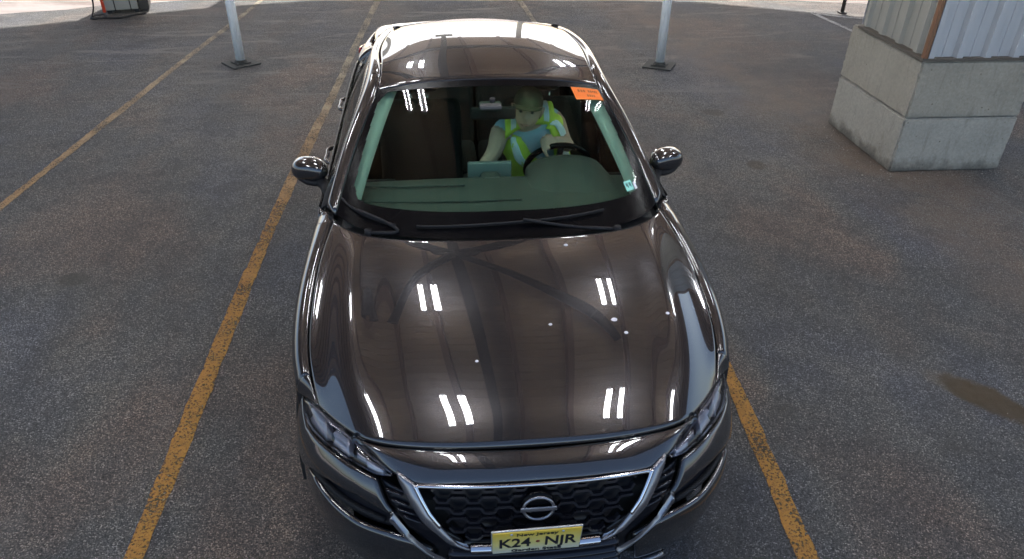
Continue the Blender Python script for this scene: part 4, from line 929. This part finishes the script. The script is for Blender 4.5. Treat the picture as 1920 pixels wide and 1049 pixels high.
for s_ in (-1, 1):
    vest('tape', lambda k: s_*(open_(k)+.26), lambda k: s_*(open_(k)+.58), .55, 4.38, .0335, 'reflective_tape', 24, 6)
    SH = Vector(SHL if s_ < 0 else SHR); b = MB(); ce = Vector(SP(4.4)); P_ = []
    for t in np.linspace(0, 1, 10):
        mid_ = ce*(1-t)+SH*t; w_ = .066+.03*t; P_.append([tuple(mid_+Vector((0, -math.cos(a)*w_*1.2, math.sin(a)*w_*.8+.018+.012*math.sin(math.pi*t)))) for a in np.linspace(-.5, math.pi+.5, 12)])
    o = b.grid(np.array(P_[2:])).build('shoulder_cap', 'vest_yellow', vs); md = o.modifiers.new('thickness', 'SOLIDIFY'); md.thickness = .003
    b = MB(); T_ = [[tuple(Vector(p)*1+Vector((0, 0, .0045))) for p in P_[i]] for i in (5, 6, 7)]; b.grid(np.array(T_)); b.build('tape', 'reflective_tape', vs)


# ------------------------------------------------------------------ traffic delineator posts
def delineator(loc, rz, lean, label):
    r = empty('delineator_post', loc, rz, label=label, category='post', group='delineator posts behind the car')
    b = MB(); s_ = .19; oct_ = [(math.cos(a)*s_, math.sin(a)*s_) for a in [math.pi/8+i*math.pi/4 for i in range(8)]] if False else [(-.165, -.165), (.165, -.165), (.165, .165), (-.165, .165)]
    b.prism(oct_, .0, .014); b.prism([(x*.52, y*.52) for x, y in oct_], .014, .024); b.lathe([(.075, .024), (.062, .05), (0, .05)], 20)
    b.build('rubber_base', 'base_rubber', r)
    t = MB(); t.lathe([(.0, .05), (.052, .05), (.052, .85), (.050, .86), (.044, .865), (.044, 1.04), (.03, 1.07), (.0, 1.075)], 20)
    po = t.build('tube', 'post_white', r); po.rotation_euler = lean
    cb = MB(); cb.lathe([(.053, .845), (.056, .85), (.056, .875), (.045, .88)], 20); c2 = cb.build('collar', 'post_white', r); c2.rotation_euler = lean
    h_ = MB(); h_.tube([(-.0, 0, 1.07), (-.035, 0, 1.10), (-.035, 0, 1.14), (0, 0, 1.165), (.035, 0, 1.14), (.035, 0, 1.10), (0, 0, 1.07)], .010, 8); h2 = h_.build('grab_loop', 'base_rubber', r); h2.rotation_euler = lean
    return r
delineator((-2.50, 7.20, 0), R(38), (0, 0, 0), 'white tube delineator on black rubber base beside the long yellow lane line')
delineator((2.37, 6.87, 0), R(62), (0, R(.8), 0), 'white tube delineator on black rubber base on the side of the metal pillar')

# ------------------------------------------------------------------ crate with red edge and its cable at the rim of the shade
cr = empty('equipment_crate', (-4.86, 9.62, 0), R(14), label='weathered grey crate with red corner rail at edge of the sunlit yard', category='crate')
MB().box((.02, 0, .05), (.46, .5, .62), .012).build('box', 'crate_grey', cr)
MB().box((0, -.012, .03), (.04, .03, .66), .006).build('corner_rail', 'red_paint', cr)
MB().box((0, .47, .03), (.04, .512, .66), .006).build('corner_rail', 'red_paint', cr)
for x in (.16, .36): MB().box((x, -.008, .04), (x+.012, .0, .63)).build('strap', 'cable_black', cr)
MB().box((.465, .04, .03), (.60, .46, .5), .012).build('side_pack', 'dark_post', cr)
for (x, y) in ((.05, .05), (.40, .05), (.05, .44), (.40, .44)): MB().box((x, y, 0), (x+.06, y+.05, .052)).build('foot', 'cable_black', cr)
th = np.linspace(0, 2*math.pi*1.2, 30)
cp = [(-4.93, 9.78, .42), (-4.97, 9.68, .25), (-4.97, 9.56, .05), (-4.95, 9.48, .012)]+[(-4.86+.10*math.cos(a+2.6), 9.44+.11*math.sin(a+2.6), .012+.003*i % .01) for i, a in enumerate(th)]+[(-4.75, 9.38, .012), (-4.55, 9.40, .012), (-4.42, 9.56, .012), (-4.30, 9.66, .012)]
MB().tube(curve(cp, 120), .011, 8).build('power_cable', 'cable_black', None, label='black cable looped on the ground in front of the grey crate', category='cable')
ps = empty('marker_post', (5.86, 9.33, 0), 0, label='thin dark steel post standing at the edge of the earth bank', category='post')
MB().tube([(0, 0, 0), (.0, 0, 1.5)], .028, 8).build('shaft', 'dark_post', ps); MB().box((-.05, -.05, 0), (.05, .05, .02)).build('foot_plate', 'dark_post', ps)

# ------------------------------------------------------------------ loose grit scattered on the asphalt
gr_ = np.random.RandomState(11); b = MB()
for i in range(420):
    if i < 200: x, y = gr_.uniform(-5.5, 6), gr_.uniform(.2, 9.8)
    elif i < 330: x, y = 3.5+gr_.uniform(-.35, 1.2), 3.78-abs(gr_.randn())*.10 if gr_.rand() < .5 else 3.8+gr_.rand()*1.1
    else: x, y = gr_.uniform(-6, 6), 9.9-abs(gr_.randn())*.5
    if i >= 200 and i < 330 and y > 3.79: x = 3.49-abs(gr_.randn())*.10
    if abs(x) < 1.0 and y < 4.8: continue
    s_ = .0025+.006*gr_.rand()**3; z0 = .0015
    vs = [(x+s_*gr_.uniform(.6, 1.3)*math.cos(a), y+s_*gr_.uniform(.6, 1.3)*math.sin(a), z0) for a in np.linspace(0, 2*math.pi, 6)[:-1]]+[(x+s_*.2, y, z0+s_*1.1)]
    b.add(vs, [(k, (k+1) % 5, 5) for k in range(5)])
b.build('loose_grit', 'grit', None, kind='stuff', label='pale loose grit scattered over the dark asphalt', category='grit')
